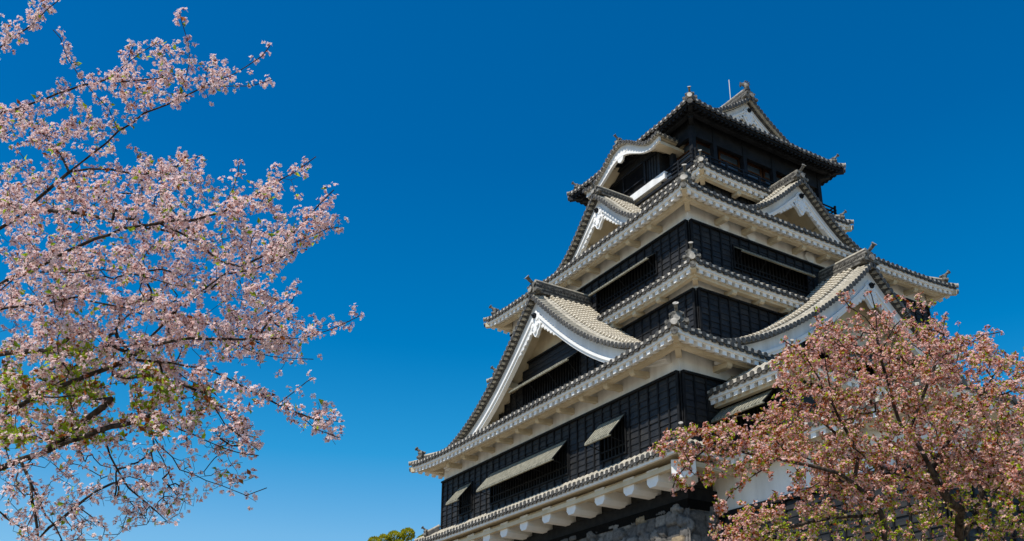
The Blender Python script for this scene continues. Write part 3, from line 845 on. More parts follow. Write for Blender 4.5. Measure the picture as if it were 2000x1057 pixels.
def stone_wall(parent, a, b, ztop, zbot, res=.10, sides=(0, 1, 2, 3), name='masonry', seed=3, cs=(.82, .60)):
    """battered dry-stone faces: irregular bulging stones, a grid pushed out stone by stone"""
    rg = np.random.default_rng(seed)
    batter = lambda d: .11 * d + .016 * d * d
    V = []; Fc = []; Col = []; off = 0
    H = ztop - zbot
    for k in sides:
        Fk = (FRONT, RIGHT, BACK, LEFT)[k]; Lh = a if k % 2 == 0 else b; D = b if k % 2 == 0 else a
        r = res if k < 2 else .4
        nu = int(2 * (Lh + batter(H)) / r); nz = int(H / r)
        q = np.linspace(-1, 1, nu + 1); d = np.linspace(0, H, nz + 1)
        Q, Dd = np.meshgrid(q, d)
        U = Q * (Lh + batter(Dd)); 
        cw, ch = cs
        gi = np.floor(U / cw).astype(int); gj = np.floor(Dd / ch).astype(int)
        jit = rg.uniform(-.42, .42, (400, 120, 2)); tint = rg.uniform(0, 1, (400, 120)); tilt = rg.normal(0, .06, (400, 120, 3))
        f1 = np.full(U.shape, 9.0); f2 = np.full(U.shape, 9.0); idi = np.zeros(U.shape, int); idj = np.zeros(U.shape, int)
        for di in (-2, -1, 0, 1, 2):
            for dj in (-2, -1, 0, 1, 2):
                ii = gi + di; jj = gj + dj
                sx = (ii + .5 + jit[ii % 400, jj % 120, 0] + .5 * (jj % 2)) * cw; sz = (jj + .5 + jit[ii % 400, jj % 120, 1] * .8) * ch
                ds = np.maximum(np.hypot((U - sx) / cw, (Dd - sz) / ch) * .6, .9 * np.maximum(np.abs(U - sx) / cw, np.abs(Dd - sz) / ch))
                nearer = ds < f1
                f2 = np.where(nearer, f1, np.minimum(f2, ds))
                idi = np.where(nearer, ii % 400, idi); idj = np.where(nearer, jj % 120, idj); f1 = np.where(nearer, ds, f1)
        e = np.clip((f2 - f1) / .15, 0, 1)
        bulge = .13 * (1 - (1 - e) ** 2.0) + tilt[idi, idj, 0] * e + rg.normal(0, .008, U.shape)
        bulge *= np.clip(np.minimum(1, (1 - np.abs(Q)) * Lh / .25 + .4), 0, 1) * np.clip(Dd / .25, .15, 1)
        W = batter(Dd) + bulge - .12
        t = tint[idi, idj]
        col = np.stack([.075 + .11 * t, .072 + .10 * t, .070 + .085 * t], -1) * (.35 + .65 * e[..., None])
        tan = (tint[(idi * 7 + 3) % 400, idj] > .96)[..., None]
        col = np.where(tan, np.array([.22, .17, .11]) * (.3 + .7 * e[..., None]), col)
        n, s = Fk(0).n, Fk(0).s
        P = n * (D + W)[..., None] + s * (U + np.sign(Q) * (np.abs(Q) > .999) * bulge * .5)[..., None] + np.array([0, 0, 1.0]) * (ztop - Dd)[..., None]
        V.append(P.reshape(-1, 3)); Col.append(col.reshape(-1, 3))
        c = nu + 1
        I, J = np.meshgrid(np.arange(nz), np.arange(nu), indexing='ij'); i0 = (I * c + J).ravel() + off
        Fc.append(np.stack([i0, i0 + 1, i0 + c + 1, i0 + c], 1)); off += P.shape[0] * P.shape[1]
    V = np.concatenate(V); Fc = np.concatenate(Fc); Col = np.concatenate(Col)
    o = fast_mesh(name, V, Fc, M['stone'], Col, parent, smooth=True)
    top = MB(); top.bb(-a - .05, a + .05, -b - .05, b + .05, ztop - .5, ztop - .02); top.build('top_course', M['stone'], parent)
    return o

def fast_mesh(name, V, Fq, m, col=None, parent=None, smooth=False, cname='tint'):
    me = bpy.data.meshes.new(name)
    nf, k = Fq.shape
    me.vertices.add(len(V)); me.vertices.foreach_set('co', np.ascontiguousarray(V, np.float32).ravel())
    me.loops.add(nf * k); me.loops.foreach_set('vertex_index', np.ascontiguousarray(Fq, np.int32).ravel())
    me.polygons.add(nf); me.polygons.foreach_set('loop_start', np.arange(0, nf * k, k, dtype=np.int32)); me.polygons.foreach_set('loop_total', np.full(nf, k, np.int32))
    if smooth: me.polygons.foreach_set('use_smooth', np.ones(nf, bool))
    me.update(calc_edges=True)
    if col is not None:
        at_ = me.color_attributes.new(cname, 'FLOAT_COLOR', 'POINT')
        at_.data.foreach_set('color', np.concatenate([col, np.ones((len(col), 1))], 1).astype(np.float32).ravel())
    me.materials.append(m); me.validate()
    o = bpy.data.objects.new(name, me); C.objects.link(o)
    if parent is not None: attach(o, parent)
    return o

base = empty('stone_base', (0, 0, GROUND), 'dark battered dry-stone wall directly under the castle tower', 'stone wall')
stone_wall(base, 12.0, 14.3, 1.80, GROUND)

# ------------------------------------------------------------------ the lower wing against the right face
wing = empty('castle_wing', (0, 0, 0), 'low white walled annex with a tiled eave behind the pink cherry tree', 'annex')
WX, WY = 18.6, -7.0                                    # built about its own axis, then moved into place
wz = MB(); wz.bb(-7.0, 6.0, -5.25, 5.25, 1.25, 3.4); wz.build('wall', M['plaster'], wing)
wb_ = MB(); wb_.bb(-7.1, 6.1, -5.4, 5.4, .98, 1.249); wb_.build('sill_beam', M['batten'], wing)
cladding('board_cladding', wing, FRONT(5.2), -7.0, 5.9, -4.5, .98)
cladding('board_cladding', wing, RIGHT(5.9), -5.2, 5.2, -4.5, .98)
hip_roof(wing, 7.4, 6.65, 3.62, 3.6, 3.0, 5.2, .2, 6.0, 5.25, nbr=(5, 5), orn=.8, backs=False)
wk = MB(); wk.bb(-6.9, 5.85, -5.15, 5.15, GROUND, .98); wk.build('core', M['board'], wing)
# the projecting bay above it
UX = -3.9
ub = MB(); ub.bb(UX - 3.0, UX + 3.2, -5.3, 5.3, 3.9, 7.0); ub.build('wall', M['board'], wing)
up_e = empty('upper_bay', (0, 0, 0)); up_e.parent = wing
def sub_roof():
    hip_roof(up_e, 4.0, 6.35, 7.16, 2.0, 4.4, 8.4, .05, 3.2, 5.3, nbr=(0, 0), orn=.7, backs=False)
sub_roof()
up_e.location = (UX, 0, 0)
window(wing, FRONT(5.3), UX - 1.7, UX + 1.8, 5.0, 6.5, (1.0, 5.75))
wing.location = (WX, WY, 0)
# ------------------------------------------------------------------ trees
def inside(poly, x, y):
    r = np.zeros(np.shape(x), bool); n = len(poly)
    for i in range(n):
        (x0, y0), (x1, y1) = poly[i], poly[(i + 1) % n]
        c = ((y0 > y) != (y1 > y)) & (x < (x1 - x0) * (y - y0) / (y1 - y0 + 1e-9) + x0)
        r ^= c
    return r

def petal_mat(name, trans=.35):
    m = bpy.data.materials.new(name); m.use_nodes = True
    nt = m.node_tree; N, L = nt.nodes, nt.links; N.clear()
    at_ = N.new('ShaderNodeVertexColor'); at_.layer_name = 'tint'
    d = N.new('ShaderNodeBsdfDiffuse'); t = N.new('ShaderNodeBsdfTranslucent'); mx = N.new('ShaderNodeMixShader'); o = N.new('ShaderNodeOutputMaterial')
    mx.inputs[0].default_value = trans
    L.new(at_.outputs[0], d.inputs[0]); L.new(at_.outputs[0], t.inputs[0]); L.new(d.outputs[0], mx.inputs[1]); L.new(t.outputs[0], mx.inputs[2]); L.new(mx.outputs[0], o.inputs[0])
    return m
M['petal'] = petal_mat('cherry_petal', .38)
M['leaf'] = petal_mat('young_leaf', .5)
M['bark'] = noisy('cherry_bark', (.020, .015, .012), (.085, .066, .052), 14, .9, .1, .6, 40, stretch=(1, 1, .5))

class Tree:
    """limbs read from the photo, then a crown filled by joining scattered points to the nearest wood"""
    def __init__(s, seed): s.P = []; s.par = []; s.rg = np.random.default_rng(seed); s.fix = {}
    def node(s, p, par): s.P.append(np.asarray(p, float)); s.par.append(par); return len(s.P) - 1
    def limb(s, pts, start=None, sub=.22, wob=.012):
        """pts: 3-D points; start: node index to leave from, else a new root"""
        cur = start
        for p in pts:
            p = np.asarray(p, float)
            if cur is None: cur = s.node(p, -1); continue
            a = s.P[cur]; n = max(1, int(np.linalg.norm(p - a) / sub))
            for i in range(1, n + 1):
                cur = s.node(a + (p - a) * i / n + (s.rg.normal(0, wob, 3) if i < n else 0), cur)
        return cur
    def near(s, p): return int(np.argmin(np.linalg.norm(np.array(s.P) - np.asarray(p), axis=1)))
    def fill(s, T, sub=.16, lift=.10, maxlen=2.5, wob=.02):
        T = np.array(T); P = np.array(s.P)
        D = np.full(len(T), 1e9); I = np.zeros(len(T), int)
        for a in range(0, len(P), 500):
            d = np.linalg.norm(T[:, None] - P[None, a:a + 500], axis=2); j = d.argmin(1); m = d[np.arange(len(T)), j]
            I = np.where(m < D, j + a, I); D = np.minimum(D, m)
        left = np.ones(len(T), bool)
        while left.any():
            k = int(np.where(left, D, 1e9).argmin()); left[k] = False
            if D[k] > maxlen: continue
            a = s.P[I[k]]; b = T[k]; L = D[k]; n = max(2, int(L / sub)); cur = I[k]
            d0 = s.P[I[k]] - s.P[s.par[I[k]]] if s.par[I[k]] >= 0 else np.zeros(3)
            d0 = d0 / (np.linalg.norm(d0) + 1e-9)
            new = []
            for i in range(1, n + 1):
                q = i / n; c = 4 * q * (1 - q)
                cur = s.node(a + (b - a) * q + d0 * c * L * .13 + np.array([0, 0, -lift * c * L * .5]) + s.rg.normal(0, wob, 3), cur); new.append(cur)
            NP = np.array([s.P[i] for i in new])
            d = np.linalg.norm(T[:, None] - NP[None], axis=2); j = d.argmin(1); m = d[np.arange(len(T)), j]
            I = np.where(m < D, np.array(new)[j], I); D = np.minimum(D, m)
    def radii(s, r0=.0028, p=2.35):
        n = len(s.P); A = np.zeros(n); kids = [[] for _ in range(n)]
        for i in range(n):
            if s.par[i] >= 0: kids[s.par[i]].append(i)
        for i in range(n - 1, -1, -1):
            if not kids[i]: A[i] = r0 ** p
            if s.par[i] >= 0: A[s.par[i]] += A[i]
        s.kids = kids
        s.R = A ** (1 / p)
        return s.R
    def wood(s, split, cap=None):
        """two meshes: trunk with limbs (>= split) and the twigs"""
        R = s.R if cap is None else np.minimum(s.R, cap)
        big, small = MB(), MB()
        done = set()
        for i in range(len(s.P)):
            if s.par[i] >= 0 and i in done: continue
            st = s.par[i] if s.par[i] >= 0 else i
            ch = [st] if st != i else []
            j = i; ch.append(j); done.add(j)
            while s.kids[j]:
                k = max(s.kids[j], key=lambda q: R[q])
                if k in done: break
                j = k; ch.append(j); done.add(j)
            if len(ch) < 2: continue
            rr = [R[q] for q in ch]
            if st != i: rr[0] = min(rr[0], rr[1] * 1.15)
            mb = big if max(rr) >= split else small
            mb.tube([s.P[q] for q in ch], rr, 8 if max(rr) > .03 else (5 if max(rr) > .008 else 3), 0, True, False)
        return big, small

def flowers(Cn, Nn, rad, col, rg, np_=5):
    """five-petalled blossoms as kites; Cn centres, Nn facing, rad radii, col colours"""
    n = len(Cn)
    a = np.where(np.abs(Nn[:, 2:3]) < .9, np.array([[0, 0, 1.0]]), np.array([[1.0, 0, 0]]))
    u = np.cross(Nn, a); u /= np.linalg.norm(u, axis=1, keepdims=True); w = np.cross(Nn, u)
    th0 = rg.uniform(0, 6.28, n)
    V = []; col4 = []
    for k in range(np_):
        th = th0 + k * 2 * math.pi / np_
        cup = rg.uniform(.05, .55, n)[:, None]
        def pt(ang, r, h): return Cn + (u * np.cos(ang)[:, None] + w * np.sin(ang)[:, None]) * (rad * r)[:, None] + Nn * (rad[:, None] * h)
        V.append(np.stack([Cn, pt(th - .52, .70, cup * .5), pt(th, 1.0, cup), pt(th + .52, .70, cup * .5)], 1))
        cc = np.clip(col * rg.uniform(.92, 1.06, (n, 1)), 0, 1)
        ctr = np.clip(cc * np.array([.90, .62, .66]), 0, 1)
        col4.append(np.stack([ctr, cc, cc, cc], 1))
    V = np.concatenate(V).reshape(-1, 3); Cc = np.concatenate(col4).reshape(-1, 3)
    F = np.arange(len(V)).reshape(-1, 4)
    return V, F, Cc

def leaves_geo(Cn, D, L, W, col, rg):
    """folded lance leaves: two quads each; Cn base, D direction"""
    n = len(Cn)
    D = D / np.linalg.norm(D, axis=1, keepdims=True)
    r = rg.normal(0, 1, (n, 3)); s = np.cross(D, r); s /= np.linalg.norm(s, axis=1, keepdims=True); nn = np.cross(s, D)
    tip = Cn + D * L[:, None] - nn * (L * .12)[:, None]; mid = Cn + D * (L * .45)[:, None]
    a = mid + s * W[:, None] + nn * (W * .5)[:, None]; b = mid - s * W[:, None] + nn * (W * .5)[:, None]
    V = np.stack([Cn, a, tip, mid, Cn, mid, tip, b], 1).reshape(-1, 3)
    Cc = np.repeat(col, 8, 0); Cc *= rg.uniform(.9, 1.1, (len(Cc), 1))
    return V, np.arange(len(V)).reshape(-1, 4), np.clip(Cc, 0, 1)

def norm(a): return a / (np.linalg.norm(a, axis=-1, keepdims=True) + 1e-9)

def dress(tree, parent, rmax, step, per, rad, spread, pal, leafpoly, leafcol, leafsize, leafn, density, redfrac, greenfn=None, spur=.07, lw=.24):
    rg = tree.rg
    P = np.array(tree.P); R = tree.R
    Cl = []; Dr = []
    for i in range(len(P)):
        if tree.par[i] < 0 or R[i] > rmax: continue
        a = P[tree.par[i]]; b = P[i]; L = np.linalg.norm(b - a)
        k = rg.poisson(L / step)
        if not tree.kids[i]: k += 1
        for _ in range(k):
            q = rg.uniform(); d = norm(rg.normal(0, 1, 3) + np.array([0, 0, .25]))
            Cl.append(a + (b - a) * q + d * rg.uniform(.3, 1) * spur); Dr.append(d)
    Cl = np.array(Cl); Dr = np.array(Dr)
    px, py = to_pix(Cl)
    keepm = rg.uniform(0, 1, len(Cl)) < density(px, py)
    Cl, Dr, px, py = Cl[keepm], Dr[keepm], px[keepm], py[keepm]
    # spurs carrying the clusters
    n = rg.integers(per[0], per[1] + 1, len(Cl)); idx = np.repeat(np.arange(len(Cl)), n)
    dd = norm(rg.normal(0, 1, (len(idx), 3)) + Dr[idx] * .9)
    Cn = Cl[idx] + dd * (spread * rg.uniform(.45, 1.1, len(idx)))[:, None]
    Nn = norm(dd + rg.normal(0, .35, dd.shape) + np.array([.12, -.45, .55]))     # blossoms turn to the light
    c0, c1, c2 = [np.array(c) for c in pal]
    tc = rg.uniform(0, 1, len(Cl))[idx] * .6 + rg.uniform(0, 1, len(idx)) * .4
    col = c0 + (c1 - c0) * tc[:, None]
    V, F, Cc = flowers(Cn, Nn, rad * rg.uniform(.75, 1.15, len(idx)), col, rg)
    parts = [(V, F, Cc)]
    # red-brown sepals, stalks and buds at the heart of the clusters
    m = rg.uniform(0, 1, len(idx)) < redfrac
    if m.any():
        sc = np.repeat(c2[None], m.sum(), 0) * rg.uniform(.6, 1.5, (m.sum(), 1))
        V2, F2, C2 = leaves_geo(Cl[idx[m]] + dd[m] * spread * .15, dd[m] + rg.normal(0, .4, (m.sum(), 3)), np.full(m.sum(), spread * .9), np.full(m.sum(), rad * .26), sc, rg)
        parts.append((V2, F2, C2))
    off = 0; Vs = []; Fs = []; Cs = []
    for v, f, c in parts: Vs.append(v); Fs.append(f + off); Cs.append(c); off += len(v)
    fast_mesh('blossom', np.concatenate(Vs), np.concatenate(Fs), M['petal'], np.concatenate(Cs), parent)
    # leaves
    lp = leafpoly(px, py)
    k = rg.poisson(lp); ii = np.repeat(np.arange(len(Cl)), k)
    if len(ii):
        lc = np.array(leafcol); pick = rg.integers(0, len(lc), len(ii))
        if greenfn is not None: pick = np.where(greenfn(px[ii], py[ii], rg), rg.integers(2, 4, len(ii)), pick)
        cols = lc[pick] * rg.uniform(.7, 1.25, (len(ii), 1))
        D = norm(rg.normal(0, 1, (len(ii), 3)) + np.array([0, 0, .3])) 
        L = leafsize * rg.uniform(.55, 1.2, len(ii))
        V, F, Cc = leaves_geo(Cl[ii] + D * .01, D, L, L * lw, cols, rg)
        fast_mesh('foliage', V, F, M['leaf'], Cc, parent)
    print('clusters', len(Cl), 'flowers', len(idx), 'leaves', len(ii))

# ---- the near cherry tree, reaching in from the left
LT = Tree(5)
rgl = LT.rg
def path(pl, d0, d1):
    n = len(pl)
    return [pix(x, y, d0 + (d1 - d0) * i / max(1, n - 1)) for i, (x, y) in enumerate(pl)]
root = pix(-430, 900, 9.2); root[2] = GROUND - .3
trunk_top = LT.limb([root, root * .5 + pix(-420, 1000, 9.2) * .5, pix(-390, 930, 9.1)], None, .3, .02)
up1 = LT.limb([pix(-300, 780, 9.2), pix(-220, 640, 9.3), pix(-160, 520, 9.4), pix(-140, 380, 9.5), pix(-120, 220, 9.5)], trunk_top, .25, .02)
nr = lambda x, y, d: LT.near(pix(x, y, d))
def add(pl, d0, d1, hook=None):
    p3 = path(pl, d0, d1)
    st = LT.near(p3[0]) if hook is None else LT.near(hook)
    return LT.limb(p3, st, .13, .008)
add([(-60, 480), (0, 446), (45, 419), (90, 374), (135, 336), (186, 296), (231, 256), (281, 221), (346, 196), (391, 173), (431, 155), (481, 130), (511, 110), (527, 90)], 9.3, 8.6)
add([(135, 336), (118, 300), (90, 266), (55, 236), (20, 216)], 9.1, 9.4)
add([(231, 256), (211, 211), (186, 186), (155, 150), (130, 110), (118, 75), (103, 58)], 9.0, 8.8)
add([(346, 196), (361, 160), (371, 120), (368, 85), (356, 45), (351, 25)], 8.85, 8.7)
add([(391, 173), (451, 168), (491, 168), (531, 155)], 8.8, 8.5)
add([(-70, 260), (0, 221), (40, 211), (90, 193), (135, 176), (186, 163), (221, 150), (246, 125), (260, 90)], 9.5, 9.0)
add([(221, 160), (281, 156), (326, 150)], 9.1, 8.9)
add([(246, 125), (280, 100), (305, 85)], 9.0, 8.9)
add([(135, 336), (175, 330), (216, 331), (271, 343), (276, 351), (278, 391), (241, 446)], 9.1, 8.7)
add([(271, 343), (320, 335), (360, 318), (395, 302)], 8.9, 8.7)
add([(-80, 420), (20, 412), (90, 411), (150, 416), (200, 426), (241, 441)], 9.2, 8.8)
add([(-150, 600), (0, 556), (65, 527), (130, 491), (186, 466), (241, 446), (311, 436), (381, 429), (431, 416), (481, 391), (531, 361), (577, 336), (617, 306)], 9.2, 8.2)
add([(431, 416), (455, 370), (465, 340), (468, 310)], 8.5, 8.4)
add([(311, 436), (380, 470), (430, 510), (471, 521), (531, 491), (582, 471), (642, 446), (662, 444)], 8.8, 8.0)
add([(531, 491), (592, 436), (622, 401), (652, 371)], 8.3, 8.0)
add([(-130, 200), (-60, 140), (-10, 100), (30, 70), (65, 48), (90, 20), (115, 0), (140, -30)], 9.5, 8.9)
add([(-60, 600), (0, 567), (30, 542), (70, 532), (140, 533), (200, 527), (300, 545), (360, 560)], 9.0, 8.6)
add([(-90, 640), (10, 602), (50, 597), (95, 592), (150, 580), (211, 595), (251, 602), (301, 622), (380, 640)], 8.9, 8.4)
add([(-200, 900), (-20, 820), (60, 780), (135, 748), (201, 723), (221, 715), (251, 702), (281, 682), (321, 670), (371, 661), (431, 662), (501, 663), (592, 660), (642, 645), (702, 617)], 9.0, 7.9, trunk_top and pix(-390, 930, 9.1))
add([(221, 715), (271, 682), (311, 642), (351, 597), (396, 567), (436, 537), (496, 527), (545, 505), (580, 488)], 8.6, 8.2)
add([(501, 663), (530, 620), (570, 590), (582, 560)], 8.2, 8.1)
add([(251, 702), (311, 707), (361, 715), (401, 720), (451, 743), (501, 768), (542, 790), (577, 805), (612, 818), (672, 823)], 8.55, 7.9)
add([(577, 805), (617, 838), (662, 855)], 8.05, 7.9)
add([(542, 790), (575, 765), (600, 745), (612, 738)], 8.1, 8.0)
add([(431, 662), (500, 690), (560, 700), (612, 702)], 8.3, 8.1)
s5 = add([(-250, 960), (-20, 925), (0, 915), (40, 898), (85, 885), (125, 853), (165, 823), (201, 795), (216, 780)], 9.0, 8.3, pix(-390, 930, 9.1))
s6 = add([(85, 885), (135, 862), (190, 843), (241, 830), (296, 813)], 8.65, 8.2)
add([(-30, 700), (35, 687), (100, 687), (120, 692), (190, 700)], 8.9, 8.5, pix(-20, 820, 9.0))
add([(201, 842), (215, 890), (251, 953), (281, 978), (331, 1023)], 8.5, 8.2)
add([(290, 815), (301, 868), (331, 928), (346, 963), (358, 967)], 8.3, 8.1)
add([(270, 825), (296, 848), (351, 918), (431, 948), (481, 968), (521, 953)], 8.3, 8.0)
add([(220, 733), (281, 735), (351, 748), (401, 768), (451, 808), (470, 840), (490, 835)], 8.5, 8.1)
add([(401, 768), (440, 830), (480, 860), (505, 880)], 8.2, 8.05)
add([(300, 815), (380, 850), (450, 880), (505, 890)], 8.2, 8.0)
add([(40, 898), (60, 943), (90, 1008), (120, 1053), (140, 1100)], 8.7, 8.5)
add([(60, 943), (75, 1053), (150, 988), (190, 958), (250, 930), (300, 950)], 8.6, 8.3)
add([(-60, 960), (0, 1000), (60, 1045), (100, 1090)], 8.9, 8.6)
add([(150, 988), (180, 1010), (205, 1030)], 8.5, 8.4)
fixed = len(LT.P)
zones = [([(0, 340), (120, 350), (190, 310), (250, 330), (300, 300), (380, 312), (400, 370), (470, 390), (540, 385), (560, 420), (600, 400), (560, 500), (530, 550), (575, 600), (560, 690), (500, 700), (400, 730), (420, 790), (300, 840), (0, 880)], 680, 7.9, 10.6),
         ([(0, 350), (150, 350), (200, 650), (150, 840), (0, 870)], 170, 8.2, 10.6),
         ([(0, 200), (60, 190), (130, 190), (200, 210), (240, 250), (150, 320), (90, 360), (0, 420)], 75, 8.6, 9.8),
         ([(180, 150), (300, 120), (360, 60), (390, 110), (460, 130), (500, 120), (400, 180), (330, 200), (250, 230)], 48, 8.6, 9.3),
         ([(300, 620), (560, 620), (680, 622), (600, 660), (560, 700), (500, 680), (420, 700)], 60, 7.9, 8.8),
         ([(430, 400), (560, 350), (610, 315), (560, 380), (480, 430)], 24, 8.1, 8.6),
         ([(500, 500), (590, 440), (640, 390), (650, 440), (580, 480), (520, 520)], 24, 7.9, 8.4),
         ([(400, 720), (520, 770), (600, 810), (660, 830), (640, 850), (560, 805), (440, 760)], 24, 7.9, 8.3),
         ([(0, 880), (200, 860), (330, 830), (430, 790), (500, 840), (510, 930), (440, 960), (340, 1020), (180, 1057), (0, 1057)], 330, 7.9, 9.4),
         ([(0, 20), (60, 30), (110, 0), (40, 90), (0, 110)], 16, 8.8, 9.4),
         ([(-300, 200), (0, 200), (0, 1000), (-300, 1000)], 110, 8.6, 10.5)]
for poly, cnt, d0, d1 in zones:
    xs, ys = zip(*poly); T = []
    while len(T) < cnt:
        x, y = rgl.uniform(min(xs), max(xs)), rgl.uniform(min(ys), max(ys))
        if inside(poly, np.array([x]), np.array([y]))[0]: T.append(pix(x, y, rgl.uniform(d0, d1)))
    LT.fill(T, .13, .12, 2.2, .012)
# short side twigs along the outer limbs
T = []
for i in rgl.choice(np.arange(60, len(LT.P)), 900):
    T.append(LT.P[i] + norm(rgl.normal(0, 1, 3) + np.array([0, 0, .45])) * rgl.uniform(.08, .24))
LT.fill(T, .08, .0, .6, .006)
LT.radii(.0021, 2.45)
LT.R[:fixed] = np.maximum(LT.R[:fixed] * 1.2, .0045)
for i in range(len(LT.P)): LT.R[i] = min(LT.R[i], .24)
for end, r in ((s5, .029), (s6, .025)):                # sawn-off stubs keep their girth
    j = end
    while j >= 0 and LT.R[j] < r: LT.R[j] = r; j = LT.par[j]
tree1 = empty('cherry_tree', tuple(root), 'near cherry tree with pale pink blossom branches reaching over the left side', 'tree')
big, small = LT.wood(.012)
big.build('trunk', M['bark'], tree1, recalc=False); small.build('twigs', M['bark'], tree1, recalc=False)
sparse = [(-50, 885), (210, 870), (330, 850), (430, 800), (700, 1100), (-50, 1100)]
green = [(0, 680), (130, 670), (330, 690), (360, 740), (430, 770), (370, 860), (300, 850), (120, 870), (0, 880)]
den1 = lambda x, y: np.where(inside(sparse, x, y), .36, 1.0)
lf1 = lambda x, y: np.where(inside(green, x, y), np.where(np.sin(x * .045 + 1.3) + np.sin(y * .06) > .1, 4.2, .8), .22)
dress(LT, tree1, .014, .040, (4, 8), .0172, .031, ((.89, .67, .63), (.98, .94, .90), (.26, .04, .03)), lf1,
      [(.34, .46, .03), (.42, .52, .04), (.22, .34, .03), (.34, .11, .03)], .062, 1, den1, .6, lw=.30)

# ---- the pinker tree in front of the tower, lower right
QT = Tree(9)
rgq = QT.rg
def addq(pl, d0, d1, hook=None):
    p3 = path(pl, d0, d1)
    return QT.limb(p3, QT.near(p3[0]) if hook is None else hook, .22, .015)
rq = pix(1900, 1300, 15.0); rq[2] = GROUND - .3
t0 = QT.limb([rq, pix(1890, 1250, 15.0), pix(1873, 1057, 15.0)], None, .3, .02)
addq([(1877, 995), (1857, 983), (1834, 948), (1818, 916), (1800, 880), (1775, 845), (1757, 825)], 14.6, 13.6, t0)
addq([(1873, 1150), (1780, 1120), (1727, 1057), (1720, 1000), (1690, 965), (1668, 944), (1637, 924), (1593, 912), (1550, 902), (1518, 896)], 14.6, 13.0)
addq([(1668, 944), (1676, 892), (1660, 853), (1640, 820), (1600, 740), (1570, 690), (1530, 665)], 14.3, 14.2)
addq([(1668, 944), (1605, 940), (1585, 952), (1540, 960)], 13.8, 13.2)
addq([(1518, 896), (1440, 880), (1380, 876), (1330, 868), (1275, 876)], 13.8, 13.2)
addq([(1440, 880), (1400, 850), (1360, 842), (1310, 850)], 13.6, 13.2)
addq([(1518, 896), (1470, 930), (1430, 960), (1405, 1000), (1395, 1040)], 13.8, 13.5)
addq([(1380, 876), (1340, 910), (1320, 935), (1310, 965)], 13.3, 13.1)
addq([(1550, 902), (1500, 840), (1460, 810), (1430, 815)], 13.9, 13.6)
addq([(1873, 1057), (1900, 1020), (1917, 979), (1917, 948), (1928, 932), (1960, 924), (2030, 900)], 15, 15.6)
addq([(1900, 1020), (1940, 1027), (2000, 990), (2060, 960)], 15, 15.4)
addq([(1757, 825), (1740, 760), (1720, 700), (1712, 650), (1711, 610), (1702, 575)], 14.6, 14.4)
addq([(1712, 650), (1690, 620), (1660, 600), (1640, 575)], 14.5, 14.3)
addq([(1720, 690), (1745, 640), (1765, 620), (1800, 590)], 14.5, 14.4)
addq([(1640, 820), (1620, 750), (1610, 690), (1600, 640), (1590, 600)], 14.4, 14.3)
addq([(1775, 845), (1800, 780), (1830, 700), (1840, 650), (1848, 610)], 14.7, 14.8)
addq([(1830, 700), (1880, 680), (1920, 655), (1955, 648)], 14.8, 15)
addq([(1818, 916), (1860, 850), (1910, 780), (1950, 720), (1985, 690)], 14.8, 15.4)
addq([(1910, 780), (1960, 770), (2040, 740)], 15.1, 15.6)
addq([(1834, 948), (1760, 930), (1700, 900), (1660, 870), (1620, 860)], 14.8, 13.6)
addq([(1720, 1000), (1650, 1010), (1580, 1020), (1500, 1040), (1450, 1070)], 14.6, 13.8)
fixedq = len(QT.P)
zonesq = [([(1560, 890), (1980, 860), (2060, 960), (1900, 960), (1600, 950)], 330, 13.9, 17.5),
          ([(1530, 890), (1660, 880), (1660, 960), (1560, 960)], 40, 13.6, 15),
          ([(1440, 875), (1480, 820), (1515, 765), (1520, 705), (1550, 665), (1580, 640), (1640, 640), (1700, 640), (1770, 620), (1840, 620), (1860, 650), (1940, 660), (1960, 700), (2020, 720), (2060, 900), (2060, 1000), (1900, 900), (1700, 900), (1500, 890)], 1050, 13.6, 17.2),
          ([(1280, 860), (1350, 835), (1430, 835), (1520, 870), (1500, 920), (1420, 900), (1340, 900)], 75, 13.0, 13.9),
          ([(1600, 640), (1640, 575), (1710, 560), (1800, 580), (1850, 600), (1850, 640), (1700, 650)], 38, 14.2, 14.8),
          ([(1400, 1060), (1440, 1000), (1540, 960), (1640, 930), (1800, 930), (2060, 900), (2060, 1080), (1400, 1080)], 600, 13.4, 17.5),
          ([(1300, 900), (1400, 900), (1470, 910), (1420, 1010), (1395, 1040), (1400, 960), (1330, 960)], 30, 13.0, 13.6),
          ([(1420, 1057), (2060, 1057), (2060, 1150), (1450, 1150)], 60, 13.4, 15.6)]
for poly, cnt, d0, d1 in zonesq:
    xs, ys = zip(*poly); T = []
    while len(T) < cnt:
        x, y = rgq.uniform(min(xs), max(xs)), rgq.uniform(min(ys), max(ys))
        if inside(poly, np.array([x]), np.array([y]))[0]: T.append(pix(x, y, rgq.uniform(d0, d1)))
    QT.fill(T, .18, .08, 3.0, .02)
T = []
for i in rgq.choice(np.arange(40, len(QT.P)), 1200):
    T.append(QT.P[i] + norm(rgq.normal(0, 1, 3) + np.array([0, 0, .5])) * rgq.uniform(.10, .30))
QT.fill(T, .10, .0, .6, .008)
QT.radii(.0028, 2.4)
QT.R[:fixedq] = np.maximum(QT.R[:fixedq] * 1.35, .009)
QT.R = np.minimum(QT.R, .13)
tree2 = empty('cherry_tree', tuple(rq), 'cherry tree with fading pink blossom and bronze leaves in front of the castle tower', 'tree')
big, small = QT.wood(.02)
big.build('trunk', M['bark'], tree2, recalc=False); small.build('twigs', M['bark'], tree2, recalc=False)
green2 = [(1560, 960), (1700, 900), (1900, 800), (1900, 640), (2100, 640), (2100, 1200), (1500, 1200)]
low2 = [(1480, 1010), (1750, 990), (1880, 950), (2100, 980), (2100, 1200), (1480, 1200)]
def lf2(x, y): return np.where(inside(low2, x, y), 4.5, np.where(inside(green2, x, y), 1.7, np.where(y > 760, 2.3, 1.5)))
top2 = [(1560, 655), (1600, 540), (1900, 540), (1900, 655), (1780, 665)]
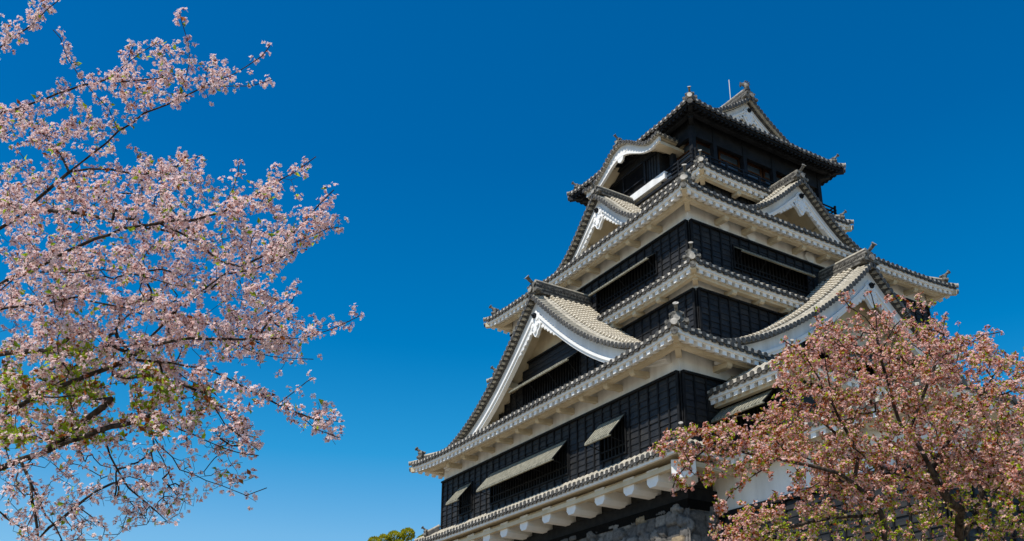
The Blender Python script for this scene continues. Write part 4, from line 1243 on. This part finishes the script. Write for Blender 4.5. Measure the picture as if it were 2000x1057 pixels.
den2 = lambda x, y: 1.0 * np.where(inside(top2, x, y), .6, np.where(inside(low2, x, y), .42, 1.0))
dress(QT, tree2, .022, .052, (4, 8), .0195, .038, ((.70, .33, .25), (.96, .81, .74), (.36, .07, .02)), lf2,
      [(.36, .085, .025), (.42, .12, .035), (.32, .42, .02), (.45, .54, .03), (.34, .14, .03)], .064, 1, den2, .85,
      greenfn=lambda x, y, g: g.uniform(0, 1, len(x)) < np.where(inside(low2, x, y), .8, np.where(inside(green2, x, y), .24, .06)), lw=.30)

# ---- clipped pine far behind, just rising over the lower edge
FT = empty('pine_tree', (-22.0, -14.5, GROUND), 'distant green pine with rounded clipped pads, rising from the lower edge beside the tower', 'tree')
tk = MB(); tk.tube([(-22.0, -14.5, GROUND), (-22.1, -14.4, -3), (-21.9, -14.6, 2), (-22.0, -14.5, 5.0)], [.45, .35, .22, .08], 8)
rgf = np.random.default_rng(4); Vs = []; Fs = []; Cs = []; off = 0
def pad(px, py, d, r):
    global off
    c = pix(px, py, d); n = int(900 * (r / .5) ** 2)
    dirs = norm(rgf.normal(0, 1, (n, 3))); q = c + dirs * (r * rgf.uniform(.55, 1.0, n) ** .5)[:, None] * np.array([1, 1, .85])
    D = norm(dirs + rgf.normal(0, .5, (n, 3)) + np.array([0, 0, .4])); L = rgf.uniform(.10, .2, n)
    cl = np.array([(.42, .42, .03), (.52, .46, .04), (.26, .30, .03)])[rgf.integers(0, 3, n)] * rgf.uniform(.7, 1.3, (n, 1))
    v, f, cc = leaves_geo(q, D, L, L * .3, cl, rgf); Vs.append(v); Fs.append(f + off); Cs.append(cc); off += len(v)
    tk.tube([(-22.0, -14.5, c[2] - 1.2), tuple(c * .6 + np.array([-22.0, -14.5, c[2]]) * .4 - np.array([0, 0, .3])), tuple(c)], [.10, .07, .03], 5)
for a in ((796, 1044, 74, .52), (770, 1049, 75, .50), (750, 1054, 74.5, .42), (731, 1059, 75, .45), (780, 1071, 73.5, .7), (745, 1078, 74, .7), (812, 1073, 75, .5), (760, 1103, 74, .9), (800, 1108, 75, .8), (825, 1055, 77, .4), (735, 1118, 74, .8)): pad(*a)
tk.build('trunk', M['bark'], FT); fast_mesh('crown', np.concatenate(Vs), np.concatenate(Fs), M['leaf'], np.concatenate(Cs), FT)
# ------------------------------------------------------------------ ground
gm_ = MB(); gm_.grid([[(x, y, GROUND) for x in np.linspace(-3000, 3000, 13)] for y in np.linspace(-3000, 3000, 13)], 0, False)
M['ground'] = noisy('pale_gravel', (.22, .185, .135), (.28, .24, .175), .8, .95, .05, .3, 40)
gr = gm_.build('ground', M['ground']); gr['kind'] = 'structure'; gr['label'] = 'pale gravel ground in front of the castle'
